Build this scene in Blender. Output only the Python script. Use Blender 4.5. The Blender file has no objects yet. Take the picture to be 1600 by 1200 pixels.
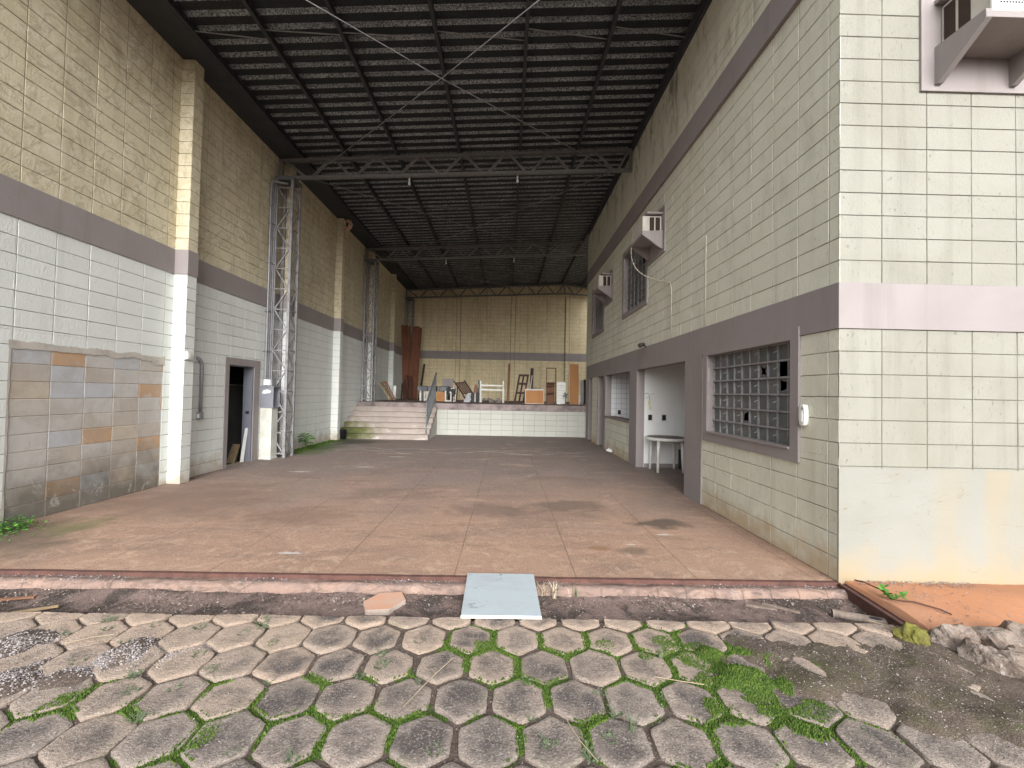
import bpy, math, random
from mathutils import Vector, Matrix, noise as mnoise
R = math.radians
random.seed(7)
sc = bpy.context.scene
COL = sc.collection

# ------------------------------------------------------------------ measures (metres)
XL, XR = -5.46, 2.89          # inner faces of the left wall and of the right building
YF = 3.58                     # facade plane of the right building = front of the slab
YP, ZP = 15.26, 1.17          # platform front and height
YB = 22.25                    # back wall
YE = 15.0                     # far end of the right building


# ------------------------------------------------------------------ node helper
class NM:
    def __init__(s, name, rough=0.85, metallic=0.0, spec=0.3):
        s.m = bpy.data.materials.new(name)
        s.m.use_nodes = True
        s.t = s.m.node_tree
        s.b = s.t.nodes['Principled BSDF']
        s.b.inputs['Roughness'].default_value = rough
        s.b.inputs['Metallic'].default_value = metallic
        s.b.inputs['Specular IOR Level'].default_value = spec
        s.geo = s.t.nodes.new('ShaderNodeNewGeometry')
        s.P = s.geo.outputs['Position']

    def n(s, typ, **kw):
        x = s.t.nodes.new(typ)
        for k, v in kw.items():
            setattr(x, k, v)
        return x

    def put(s, sock, v):
        if isinstance(v, bpy.types.NodeSocket):
            s.t.links.new(v, sock)
        elif isinstance(v, (tuple, list)):
            sock.default_value = (*v, 1.0) if len(v) == 3 and sock.type == 'RGBA' else v
        else:
            sock.default_value = v

    def mapv(s, scale=(1, 1, 1), loc=(0, 0, 0), vec=None):
        x = s.n('ShaderNodeMapping')
        s.put(x.inputs['Vector'], vec or s.P)
        x.inputs['Scale'].default_value = scale
        x.inputs['Location'].default_value = loc
        return x.outputs['Vector']

    def noise(s, scale, detail=4, rough=0.55, dist=0.0, vec=None):
        x = s.n('ShaderNodeTexNoise')
        s.put(x.inputs['Vector'], vec or s.P)
        x.inputs['Scale'].default_value = scale
        x.inputs['Detail'].default_value = detail
        x.inputs['Roughness'].default_value = rough
        x.inputs['Distortion'].default_value = dist
        return x.outputs['Fac']

    def voro(s, scale, vec=None, feature='F1', out='Distance'):
        x = s.n('ShaderNodeTexVoronoi', feature=feature)
        s.put(x.inputs['Vector'], vec or s.P)
        x.inputs['Scale'].default_value = scale
        return x.outputs[out]

    def ramp(s, fac, stops, interp='LINEAR'):
        x = s.n('ShaderNodeValToRGB')
        r = x.color_ramp
        r.interpolation = interp
        while len(r.elements) < len(stops):
            r.elements.new(0.5)
        for e, (p, c) in zip(r.elements, stops):
            e.position = p
            e.color = (c, c, c, 1) if isinstance(c, (int, float)) else (*c, 1)
        s.put(x.inputs['Fac'], fac)
        return x.outputs['Color']

    def step(s, v, a, b):
        x = s.n('ShaderNodeMapRange')
        x.clamp = True
        s.put(x.inputs['Value'], v)
        x.inputs['From Min'].default_value = a
        x.inputs['From Max'].default_value = b
        return x.outputs['Result']

    def mix(s, fac, a, b, mode='MIX'):
        x = s.n('ShaderNodeMix', data_type='RGBA', blend_type=mode)
        x.clamp_factor = True
        s.put(x.inputs[0], fac)
        s.put(x.inputs[6], a)
        s.put(x.inputs[7], b)
        return x.outputs[2]

    def math(s, op, a, b=0.0, c=None):
        x = s.n('ShaderNodeMath', operation=op)
        s.put(x.inputs[0], a)
        s.put(x.inputs[1], b)
        if c is not None:
            s.put(x.inputs[2], c)
        return x.outputs[0]

    def attr(s, name, out='Fac'):
        x = s.n('ShaderNodeAttribute', attribute_name=name)
        return x.outputs[out]

    def xyz(s):
        x = s.n('ShaderNodeSeparateXYZ')
        s.put(x.inputs[0], s.P)
        return x.outputs

    def spot(s, c, r, edge=0.5, scale=(1, 1, 1), wob=0.5, nz=3.0):
        """soft-edged irregular blob round a point: 1 inside, 0 outside"""
        d = s.n('ShaderNodeVectorMath', operation='SUBTRACT')
        s.put(d.inputs[0], s.P)
        d.inputs[1].default_value = c
        d2 = s.n('ShaderNodeVectorMath', operation='MULTIPLY')
        s.put(d2.inputs[0], d.outputs[0])
        d2.inputs[1].default_value = scale
        l = s.n('ShaderNodeVectorMath', operation='LENGTH')
        s.put(l.inputs[0], d2.outputs[0])
        nn = s.math('MULTIPLY_ADD', s.noise(nz, 4), wob * 2 * r, -wob * r)
        return s.step(s.math('ADD', l.outputs['Value'], nn), r, r * edge)

    def bump(s, h, strength=0.4, dist=0.01, prev=None):
        x = s.n('ShaderNodeBump')
        x.inputs['Strength'].default_value = strength
        x.inputs['Distance'].default_value = dist
        s.put(x.inputs['Height'], h)
        if prev is not None:
            s.put(x.inputs['Normal'], prev)
        s.put(s.b.inputs['Normal'], x.outputs[0])
        return x.outputs[0]

    def done(s, col, rough=None):
        s.put(s.b.inputs['Base Color'], col)
        if rough is not None:
            s.put(s.b.inputs['Roughness'], rough)
        return s.m


def hexc(h):
    out = []
    for i in (0, 2, 4):
        c = int(h[i:i + 2], 16) / 255
        out.append(c / 12.92 if c < 0.04045 else ((c + 0.055) / 1.055) ** 2.4)
    return tuple(out)


def plain(name, col, rough=0.7, metallic=0.0, var=0.25, scale=6, bump=0.15, bscale=60, dirt=None, spec=0.3):
    k = NM(name, rough, metallic, spec)
    d = dirt or tuple(c * 0.55 for c in col)
    f = k.step(k.noise(scale, 5, 0.6), 0.42, 0.75)
    c = k.mix(k.math('MULTIPLY', f, var * 2.2), col, d)
    f2 = k.noise(bscale, 3)
    c = k.mix(k.math('MULTIPLY', f2, 0.25), c, tuple(x * 0.8 for x in col))
    if bump:
        k.bump(f2, bump, 0.004)
    return k.done(c)


# ------------------------------------------------------------------ materials
def block_mat(name, base, stain, stain_amt=0.5, blotch=None, pits=0.35, splash=None, joint_col=None, streak=0.3, ridge=0.0, mould=0.0):
    k = NM(name, 0.9, 0, 0.2)
    x, y, z = k.xyz()
    c = k.mix(k.math('MULTIPLY', k.attr('rnd'), 0.22), base, tuple(v * 0.78 for v in base))
    big = k.noise(0.9, 5, 0.6, 0.6)
    c = k.mix(k.math('MULTIPLY', k.step(big, 0.42, 0.72), stain_amt), c, stain)
    if blotch:
        b2 = k.noise(2.6, 6, 0.65, 1.6)
        c = k.mix(k.math('MULTIPLY', k.step(b2, 0.50, 0.66), 0.65), c, blotch)
    if ridge:
        rn = k.noise(1.7, 3, 0.5, 2.2)
        rr = k.math('ABSOLUTE', k.math('SUBTRACT', rn, 0.5))
        c = k.mix(k.math('MULTIPLY', k.step(rr, 0.035, 0.0), ridge), c, tuple(v * 0.45 for v in stain))
        rn2 = k.noise(3.1, 3, 0.5, 2.6, k.mapv((1, 1, 1.6), (7, 3, 1)))
        rr2 = k.math('ABSOLUTE', k.math('SUBTRACT', rn2, 0.52))
        c = k.mix(k.math('MULTIPLY', k.step(rr2, 0.05, 0.0), ridge * 0.7), c, tuple(min(1, v * 1.25) for v in base))
    if streak:
        st = k.noise(1.0, 5, 0.6, 0.3, k.mapv((5, 5, 0.22)))
        c = k.mix(k.math('MULTIPLY', k.step(st, 0.54, 0.74), streak), c, tuple(v * 0.62 for v in stain))
    if mould:
        mn = k.noise(1.0, 6, 0.7, 0.8, k.mapv((3.4, 3.4, 1.1), (3, 1, 8)))
        top = k.step(z, 6.0, 7.3)
        mm = k.math('MULTIPLY', k.step(mn, 0.53, 0.64), k.math('MULTIPLY_ADD', top, 0.75, 0.12))
        c = k.mix(k.math('MULTIPLY', mm, mould), c, (0.045, 0.038, 0.026))
    # pits in the block faces
    pv = k.noise(60, 4, 0.65, 0.3, k.mapv((1, 1, 0.30)))
    pit = k.math('MULTIPLY', k.step(pv, 0.60, 0.70), k.step(k.noise(4, 4, 0.6), 0.42, 0.6))
    c = k.mix(k.math('MULTIPLY', pit, pits), c, tuple(v * 0.42 for v in stain))
    spk = k.step(k.noise(7.0, 4, 0.7), 0.69, 0.72)
    c = k.mix(k.math('MULTIPLY', spk, pits * 0.8), c, tuple(v * 0.3 for v in stain))
    jc = joint_col or tuple(v * 0.5 for v in stain)
    jn = k.math('MULTIPLY', k.step(k.attr('joint'), 0.12, 0.7), k.step(k.noise(5, 3), 0.22, 0.5))
    c = k.mix(k.math('MULTIPLY', jn, 0.85), c, jc)
    if splash:
        h = k.math('ADD', z, k.math('MULTIPLY_ADD', k.noise(4, 5, 0.65), 0.9, -0.45))
        c = k.mix(k.math('MULTIPLY', k.step(h, 0.34, 0.02), 0.62), c, splash)
    hb = k.math('ADD', k.math('MULTIPLY', k.noise(90, 3, 0.6, 0, k.mapv((1, 1, 0.4))), 0.7), k.math('MULTIPLY', k.noise(30, 4, 0.6, 0, k.mapv((1, 1, 0.6))), 0.5))
    hb = k.math('SUBTRACT', hb, k.math('MULTIPLY', pit, 0.5))
    k.bump(hb, 0.8, 0.007)
    return k.done(c)


M = {}
M['block_pale'] = block_mat('painted_block_pale', (0.72, 0.74, 0.71), (0.60, 0.61, 0.56), 0.45, splash=(0.36, 0.25, 0.15), pits=0.25, streak=0.22)
M['block_tan'] = block_mat('painted_block_tan', (0.62, 0.555, 0.40), (0.43, 0.365, 0.24), 0.7, blotch=(0.70, 0.65, 0.51), pits=0.2, streak=0.35, ridge=0.36, mould=0.35)
M['block_cream'] = block_mat('painted_block_cream', (0.68, 0.67, 0.56), (0.57, 0.545, 0.43), 0.5, splash=(0.42, 0.27, 0.13), pits=0.45, streak=0.3, mould=0.9)
M['block_cream_dimmed'] = block_mat('cream_block_dimmed_for_light', (0.290, 0.282, 0.245), (0.222, 0.212, 0.175), 0.75, joint_col=(0.17, 0.16, 0.13), splash=(0.5, 0.36, 0.2), pits=0.55, streak=0.38)  # side wall's cream, darkened in colour against the facade's stronger light
M['block_back'] = block_mat('painted_block_back', (0.72, 0.61, 0.40), (0.56, 0.46, 0.275), 0.6, blotch=(0.77, 0.69, 0.50), pits=0.2, streak=0.55, ridge=0.2, mould=0.5)
M['block_platform'] = block_mat('painted_block_platform', (0.47, 0.47, 0.43), (0.38, 0.375, 0.32), 0.35, splash=None, pits=0.2, streak=0.15)


def bare_mat():
    k = NM('bare_concrete_block', 0.95, 0, 0.15)
    x, y, z = k.xyz()
    r = k.attr('rnd')
    c = k.ramp(r, [(0.0, (0.46, 0.41, 0.36)), (0.18, (0.50, 0.475, 0.445)), (0.36, (0.47, 0.48, 0.50)), (0.52, (0.50, 0.46, 0.41)),
                   (0.70, (0.51, 0.49, 0.465)), (0.82, (0.50, 0.33, 0.21)), (0.92, (0.50, 0.43, 0.35))], 'CONSTANT')
    n1 = k.noise(3.2, 6, 0.65, 1.0)
    c = k.mix(k.math('MULTIPLY', k.step(n1, 0.44, 0.68), 0.45), c, (0.33, 0.285, 0.24))
    c = k.mix(k.math('MULTIPLY', k.step(k.noise(1.7, 5, 0.6, 1.5), 0.56, 0.66), 0.5), c, (0.46, 0.43, 0.40))
    low = k.math('ADD', z, k.math('MULTIPLY_ADD', k.noise(2.2, 5, 0.6), 1.3, -0.65))
    c = k.mix(k.math('MULTIPLY', k.step(low, 0.75, 0.1), 0.85), c, (0.14, 0.125, 0.10))
    c = k.mix(k.math('MULTIPLY', k.step(k.noise(3.0, 5, 0.7, 1), 0.60, 0.66), 0.45), c, (0.52, 0.50, 0.47))
    c = k.mix(k.math('MULTIPLY', k.step(k.attr('joint'), 0.3, 0.9), 0.65), c, (0.52, 0.43, 0.35))
    k.bump(k.math('ADD', k.noise(60, 4, 0.7), k.noise(14, 4)), 0.6, 0.008)
    return k.done(c)


M['bare'] = bare_mat()
M['plaster_edge'] = plain('broken_plaster', (0.50, 0.46, 0.41), 0.95, 0, 0.4, 5, 0.7, 25)
M['mauve'] = None


def mauve_mat():
    k = NM('mauve_paint', 0.75, 0, 0.3)
    c = k.mix(k.math('MULTIPLY', k.step(k.noise(1.6, 5, 0.6, 0.5), 0.40, 0.72), 0.5), (0.288, 0.255, 0.250), (0.232, 0.200, 0.195))
    st = k.noise(1.0, 5, 0.6, 0.2, k.mapv((6, 6, 0.3)))
    c = k.mix(k.math('MULTIPLY', k.step(st, 0.54, 0.76), 0.3), c, (0.15, 0.125, 0.11))
    sp = k.step(k.noise(16, 4, 0.7), 0.70, 0.74)
    c = k.mix(k.math('MULTIPLY', sp, 0.5), c, (0.09, 0.075, 0.065))
    k.bump(k.noise(70, 3), 0.2, 0.004)
    return k.done(c)


M['mauve'] = mauve_mat()


def plinth_mat():
    k = NM('plinth_plaster', 0.9, 0, 0.2)
    x, y, z = k.xyz()
    c = k.mix(k.math('MULTIPLY', k.step(k.noise(1.3, 5, 0.6, 0.5), 0.4, 0.7), 0.5), (0.272, 0.268, 0.240), (0.225, 0.217, 0.182))
    st = k.noise(1.0, 4, 0.6, 0.3, k.mapv((2.2, 1, 0.15)))
    c = k.mix(k.math('MULTIPLY', k.step(st, 0.55, 0.72), 0.5), c, (0.34, 0.26, 0.15))
    h = k.math('ADD', z, k.math('MULTIPLY_ADD', k.noise(3, 5, 0.65), 0.7, -0.35))
    c = k.mix(k.math('MULTIPLY', k.step(h, 0.35, -0.02), 0.7), c, (0.36, 0.27, 0.15))
    cr = k.noise(1.3, 2, 0.5, 0.8, k.mapv((1.0, 1, 0.35), (0.4, 0, 0)))
    crk = k.math('MULTIPLY', k.step(k.math('ABSOLUTE', k.math('SUBTRACT', cr, 0.53)), 0.0035, 0.0006), k.step(k.noise(1.6, 3), 0.50, 0.56))
    c = k.mix(k.math('MULTIPLY', crk, 0.8), c, (0.16, 0.12, 0.07))
    ch = k.noise(2.0, 3, 0.6, 0.8, k.mapv((0.5, 1, 2.4), (2, 0, 1)))
    crh = k.math('MULTIPLY', k.step(k.math('ABSOLUTE', k.math('SUBTRACT', ch, 0.52)), 0.007, 0.001), k.step(k.noise(3.5, 3), 0.52, 0.58))
    c = k.mix(k.math('MULTIPLY', crh, 0.6), c, (0.22, 0.17, 0.10))
    k.bump(k.math('ADD', k.noise(40, 4), k.math('MULTIPLY', crk, -1.5)), 0.35, 0.006)
    return k.done(c)


M['plinth'] = plinth_mat()


def floor_mat():
    k = NM('stained_red_concrete', 0.8, 0, 0.35)
    x, y, z = k.xyz()
    # worn orange clay dust towards the street, browner and dustier further in
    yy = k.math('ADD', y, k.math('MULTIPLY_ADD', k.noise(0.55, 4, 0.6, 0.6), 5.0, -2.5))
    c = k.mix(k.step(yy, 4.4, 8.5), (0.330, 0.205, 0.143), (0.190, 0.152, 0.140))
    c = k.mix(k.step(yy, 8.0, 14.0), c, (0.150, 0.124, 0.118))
    # dark smears stretched across
    sm = k.noise(1.0, 6, 0.62, 0.8, k.mapv((0.7, 1.5, 1)))
    c = k.mix(k.math('MULTIPLY', k.step(sm, 0.49, 0.68), 0.55), c, (0.125, 0.090, 0.075))
    sm2 = k.noise(1.0, 6, 0.65, 1.4, k.mapv((1.1, 2.6, 1), (4, 9, 0)))
    c = k.mix(k.math('MULTIPLY', k.step(sm2, 0.55, 0.66), 0.45), c, (0.15, 0.10, 0.075))
    # pale worn patches
    pl = k.noise(1.0, 6, 0.7, 1.0, k.mapv((1.3, 2.8, 1), (11, 2, 0)))
    c = k.mix(k.math('MULTIPLY', k.step(pl, 0.56, 0.70), 0.5), c, (0.50, 0.33, 0.22))
    pl2 = k.noise(4.5, 6, 0.75, 1.2)
    front = k.step(y, 5.6, 3.8)
    c = k.mix(k.math('MULTIPLY', k.math('MULTIPLY', k.step(pl2, 0.52, 0.64), front), 0.55), c, (0.52, 0.38, 0.27))
    # mottling a hand's breadth wide
    mt = k.noise(20, 6, 0.75, 0.6)
    c = k.mix(k.math('MULTIPLY', k.step(mt, 0.52, 0.66), 0.3), c, (0.115, 0.082, 0.068))
    c = k.mix(k.math('MULTIPLY', k.step(mt, 0.46, 0.34), 0.35), c, (0.44, 0.31, 0.235))
    # fine grit
    gr = k.noise(80, 3, 0.7)
    c = k.mix(k.step(gr, 0.52, 0.66), c, k.mix(0.6, c, (0.42, 0.31, 0.24)))
    c = k.mix(k.math('MULTIPLY', k.step(gr, 0.46, 0.32), 0.65), c, (0.08, 0.06, 0.05))
    # saw-cut joints
    jx = k.math('ABSOLUTE', k.math('SUBTRACT', k.math('FRACT', k.math('DIVIDE', k.math('ADD', x, 1.47 + 10.5 + 0.525), 1.05)), 0.5))
    jy = k.math('ABSOLUTE', k.math('SUBTRACT', k.math('FRACT', k.math('DIVIDE', k.math('ADD', y, 1.05), 2.3)), 0.5))
    wob = k.math('MULTIPLY_ADD', k.noise(3, 3), 0.006, -0.003)
    jl = k.math('MAXIMUM', k.step(k.math('ADD', jx, wob), 0.0075, 0.002), k.math('MULTIPLY', k.step(k.math('ADD', jy, wob), 0.005, 0.002), 0.3))
    jl = k.math('MULTIPLY', jl, k.step(k.noise(1.4, 4), 0.32, 0.5))
    c = k.mix(k.math('MULTIPLY', jl, 0.5), c, (0.09, 0.062, 0.05))
    # chalky wandering scrape marks near the stairs
    for off, cc in ((10.85, 0.55), (11.45, 0.35)):
        w = k.math('MULTIPLY_ADD', k.noise(0.8, 3, 0.5, 0.5, k.mapv((1, 0.02, 1), (off, 0, 0))), 1.7, off - 0.85)
        d = k.math('ABSOLUTE', k.math('SUBTRACT', y, w))
        mk = k.math('MULTIPLY', k.step(d, 0.10, 0.015), k.step(k.noise(2.0, 5, 0.7), 0.40, 0.58))
        mk = k.math('MULTIPLY', mk, k.step(x, 2.6, 2.0))
        c = k.mix(k.math('MULTIPLY', mk, cc), c, (0.50, 0.47, 0.45))
    # moss and black damp at the foot of the left wall
    for pc, r, sc_, colr, am in (((-5.0, 4.25, 0), 0.75, (1, 0.8, 1), (0.06, 0.055, 0.04), 0.7), ((-4.75, 4.75, 0), 0.35, (1, 0.8, 1), (0.14, 0.14, 0.05), 0.5),
                                 ((-5.2, 11.4, 0), 0.85, (1.0, 0.55, 1), (0.045, 0.075, 0.018), 0.95), ((-4.6, 12.7, 0), 0.8, (0.8, 1, 1), (0.05, 0.05, 0.035), 0.85),
                                 ((-5.3, 13.1, 0), 0.6, (1, 1, 1), (0.03, 0.05, 0.015), 0.9), ((-4.9, 10.5, 0), 0.5, (0.8, 0.8, 1), (0.10, 0.12, 0.05), 0.8),
                                 ((-4.3, 5.9, 0), 1.1, (0.8, 0.9, 1), (0.15, 0.10, 0.075), 0.6)):
        c = k.mix(k.math('MULTIPLY', k.spot(pc, r, 0.35, sc_, 0.7, 2.4), am), c, colr)
    # oil and rust blots
    for pc, r, colr, am in (((1.95, 5.15, 0), 0.30, (0.07, 0.055, 0.045), 0.8), ((1.32, 4.25, 0), 0.16, (0.11, 0.08, 0.06), 0.6), ((0.98, 4.3, 0), 0.10, (0.2, 0.11, 0.06), 0.7),
                            ((-0.2, 5.6, 0), 0.5, (0.12, 0.085, 0.07), 0.5), ((0.9, 5.9, 0), 0.45, (0.10, 0.075, 0.06), 0.6), ((-2.6, 5.2, 0), 0.6, (0.16, 0.10, 0.075), 0.5)):
        c = k.mix(k.math('MULTIPLY', k.spot(pc, r, 0.5, (0.7, 1.3, 1), 0.8, 5), am), c, colr)
    for pc, r in (((-2.05, 4.05, 0), 0.065), ((1.83, 4.75, 0), 0.055), ((1.35, 4.42, 0), 0.04), ((-2.6, 10.0, 0), 0.12), ((-3.9, 8.0, 0), 0.12), ((-2.9, 8.6, 0), 0.10)):
        c = k.mix(k.math('MULTIPLY', k.spot(pc, r, 0.5, (0.5, 2.2, 1), 1.0, 18), 0.7), c, (0.50, 0.49, 0.48))
    k.bump(k.math('ADD', gr, k.math('ADD', k.noise(9, 4), k.math('MULTIPLY', jl, -2.0))), 0.35, 0.006)
    return k.done(c, k.math('MULTIPLY_ADD', sm, -0.45, 0.98))


M['floor'] = floor_mat()


def roof_mat():
    k = NM('galvanised_sheet_dirty', 0.6, 0.35, 0.4)
    n1 = k.noise(42, 3, 0.75)
    c = k.mix(k.step(n1, 0.40, 0.62), (0.05, 0.053, 0.056), (0.56, 0.60, 0.63))
    dirt = k.noise(1.6, 5, 0.6, 0.4)
    c = k.mix(k.math('MULTIPLY', k.step(dirt, 0.40, 0.7), 0.5), c, (0.06, 0.060, 0.060))
    # flat pans are near black, the raised ribs pale
    c = k.mix(k.math('MULTIPLY', k.attr('pan'), 0.95), c, (0.012, 0.014, 0.017))
    lap = k.noise(0.5, 2, 0.5, 0, k.mapv((0.15, 1, 1)))
    c = k.mix(k.math('MULTIPLY', k.step(lap, 0.55, 0.7), 0.35), c, (0.04, 0.04, 0.04))
    k.bump(n1, 0.25, 0.004)
    return k.done(c)


M['roof'] = roof_mat()
M['steel_dark'] = plain('dark_painted_steel', (0.150, 0.160, 0.170), 0.55, 0.2, 0.3, 7, 0.15, 50, (0.07, 0.06, 0.055))
M['steel_grey'] = plain('grey_painted_steel', (0.30, 0.295, 0.31), 0.5, 0.15, 0.35, 9, 0.15, 50, (0.11, 0.08, 0.065))
M['steel_black'] = plain('sooty_steel', (0.048, 0.053, 0.060), 0.6, 0.2, 0.3, 3, 0.15, 40, (0.075, 0.078, 0.078))
M['galv'] = plain('galvanised_pipe', (0.34, 0.35, 0.37), 0.42, 0.6, 0.3, 9, 0.1, 50, spec=0.5)
M['conduit_grey'] = plain('grey_conduit', (0.29, 0.285, 0.30), 0.5, 0.2, 0.3, 9, 0.1, 50)
M['rust'] = plain('rusted_steel', (0.125, 0.060, 0.048), 0.85, 0.1, 0.5, 10, 0.6, 60, (0.06, 0.035, 0.03))
M['grille'] = plain('grey_window_steel', (0.30, 0.30, 0.31), 0.55, 0.1, 0.4, 14, 0.2, 60, (0.17, 0.13, 0.11))
M['white_paint'] = plain('white_wall_paint', (0.80, 0.80, 0.79), 0.8, 0, 0.12, 2.5, 0.1, 50, (0.62, 0.60, 0.55))
M['white_plastic'] = plain('white_plastic', (0.74, 0.73, 0.69), 0.45, 0, 0.25, 9, 0.06, 40, (0.45, 0.42, 0.36))
M['white_enamel'] = plain('white_enamel', (0.80, 0.80, 0.77), 0.4, 0, 0.15, 9, 0.05, 40)
M['ac_body'] = plain('beige_casing', (0.56, 0.53, 0.48), 0.55, 0, 0.3, 6, 0.05, 40, (0.35, 0.30, 0.25))
M['vent_dark'] = plain('dark_vent', (0.045, 0.028, 0.020), 0.8, 0, 0.3, 8, 0.1, 60)
M['black'] = plain('black_plastic', (0.018, 0.018, 0.020), 0.5, 0, 0.3, 8, 0.1, 60)
M['dark_room'] = plain('dark_room_shade', (0.05, 0.048, 0.046), 0.9, 0, 0.4, 2, 0.1, 40)  # near black puts the unlit rooms' darkness into the colour; dark panel too
M['blue_grey'] = plain('blue_grey_door_paint', (0.15, 0.155, 0.185), 0.6, 0, 0.35, 4, 0.1, 40, (0.13, 0.13, 0.16))
M['meter_grey'] = plain('grey_meter_box', (0.24, 0.245, 0.28), 0.5, 0.1, 0.3, 6, 0.08, 40)
M['pedestal'] = plain('pedestal_paint', (0.62, 0.63, 0.58), 0.85, 0, 0.3, 4, 0.3, 45, (0.40, 0.36, 0.28))
M['concrete'] = plain('platform_concrete', (0.27, 0.225, 0.21), 0.9, 0, 0.55, 3, 0.4, 40, (0.12, 0.10, 0.10))
M['platform_top'] = plain('platform_top_dirt', (0.16, 0.115, 0.095), 0.95, 0, 0.5, 2, 0.4, 40, (0.08, 0.06, 0.05))
M['platform_lip'] = plain('platform_lip', (0.30, 0.245, 0.235), 0.9, 0, 0.6, 2.6, 0.4, 40, (0.11, 0.09, 0.09))
M['stone_top'] = plain('grey_stone_slab', (0.17, 0.18, 0.20), 0.5, 0, 0.6, 4, 0.2, 40, (0.07, 0.075, 0.085))
M['cord_white'] = plain('cream_cable', (0.52, 0.48, 0.39), 0.6, 0, 0.2, 9, 0.05, 40)
M['cord_wall'] = plain('painted_conduit', (0.52, 0.50, 0.405), 0.8, 0, 0.2, 9, 0.05, 40)
M['shadow_gap'] = plain('shadow_gap_paint', (0.34, 0.29, 0.19), 0.9, 0, 0.6, 2, 0.2, 40, (0.14, 0.115, 0.08))  # dark tan stands in for the shadow gaps beside the rear pilasters
M['truss_steel'] = plain('truss_steel_paint', (0.20, 0.197, 0.20), 0.5, 0.1, 0.35, 9, 0.15, 50, (0.15, 0.13, 0.12))
M['glass_bulb'] = plain('bulb_glass', (0.82, 0.82, 0.80), 0.25, 0, 0.05, 9, 0, 40, spec=0.5)
M['elbow'] = plain('pink_duct', (0.60, 0.42, 0.32), 0.7, 0, 0.5, 9, 0.3, 60, (0.35, 0.18, 0.10))
M['board_white'] = None
M['lens_dark'] = plain('dark_lamp_housing', (0.05, 0.04, 0.04), 0.45, 0, 0.2, 9, 0.05, 40)
M['paper'] = plain('paper_tag', (0.70, 0.66, 0.45), 0.8, 0, 0.2, 9, 0.05, 40)
M['gutter_orange'] = None


def wood(name, col, dark, scale=18, rough=0.7):
    k = NM(name, rough, 0, 0.3)
    tc = k.n('ShaderNodeTexCoord').outputs['Object']
    g = k.noise(scale, 5, 0.6, 0.8, k.mapv((1, 1, 0.06), vec=tc))
    c = k.mix(k.step(g, 0.35, 0.7), col, dark)
    oi = k.n('ShaderNodeObjectInfo').outputs['Random']
    c = k.mix(k.math('MULTIPLY', oi, 0.35), c, dark)
    k.bump(g, 0.25, 0.004)
    return k.done(c)


M['wood_red'] = wood('red_brown_timber', (0.25, 0.095, 0.048), (0.10, 0.036, 0.022))
M['wood_dark'] = wood('dark_brown_timber', (0.085, 0.040, 0.030), (0.035, 0.018, 0.014))
M['wood_orange'] = wood('orange_board', (0.44, 0.215, 0.085), (0.36, 0.165, 0.065), 8)
M['wood_brown'] = wood('brown_board', (0.26, 0.13, 0.075), (0.16, 0.08, 0.05))
M['wood_pale'] = wood('pale_timber', (0.42, 0.31, 0.19), (0.26, 0.18, 0.10))
M['wood_grey'] = wood('weathered_plank', (0.30, 0.24, 0.20), (0.15, 0.11, 0.09))


def board_mat():
    k = NM('white_laminate_board', 0.4, 0, 0.4)
    c = k.mix(k.math('MULTIPLY', k.step(k.noise(3, 6, 0.7, 0.8, k.mapv((1, 2, 1))), 0.48, 0.7), 0.45), (0.40, 0.445, 0.47), (0.30, 0.305, 0.315))
    c = k.mix(k.math('MULTIPLY', k.step(k.noise(60, 3, 0.7), 0.62, 0.72), 0.5), c, (0.34, 0.33, 0.33))
    sc_ = k.math('ABSOLUTE', k.math('SUBTRACT', k.noise(5, 2, 0.5, 1, k.mapv((0.6, 2.6, 1))), 0.5))
    c = k.mix(k.math('MULTIPLY', k.math('MULTIPLY', k.step(sc_, 0.010, 0.002), k.step(k.noise(6, 3), 0.52, 0.6)), 0.8), c, (0.10, 0.11, 0.10))
    return k.done(c)


M['board_white'] = board_mat()


def tile_mat():
    k = NM('white_wall_tile', 0.25, 0, 0.5)
    x, y, z = k.xyz()
    fx = k.math('ABSOLUTE', k.math('SUBTRACT', k.math('FRACT', k.math('DIVIDE', k.math('ADD', x, 10), 0.15)), 0.5))
    fz = k.math('ABSOLUTE', k.math('SUBTRACT', k.math('FRACT', k.math('DIVIDE', k.math('ADD', z, 0.02), 0.15)), 0.5))
    j = k.math('MAXIMUM', k.step(fx, 0.47, 0.485), k.step(fz, 0.47, 0.485))
    c = k.mix(j, k.mix(k.math('MULTIPLY', k.noise(2, 3), 0.2), (0.80, 0.80, 0.82), (0.66, 0.66, 0.66)), (0.30, 0.29, 0.33))
    k.bump(j, -0.3, 0.004)
    return k.done(c)


M['tile'] = tile_mat()


def pane_mat():
    k = NM('dusty_window_pane', 0.35, 0, 0.5)
    c = k.mix(k.step(k.noise(2.2, 5, 0.65), 0.38, 0.68), (0.115, 0.114, 0.108), (0.17, 0.165, 0.155))
    c = k.mix(k.math('MULTIPLY', k.attr('rnd'), 0.6), c, (0.065, 0.08, 0.082))
    return k.done(c)


M['pane'] = pane_mat()


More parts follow.
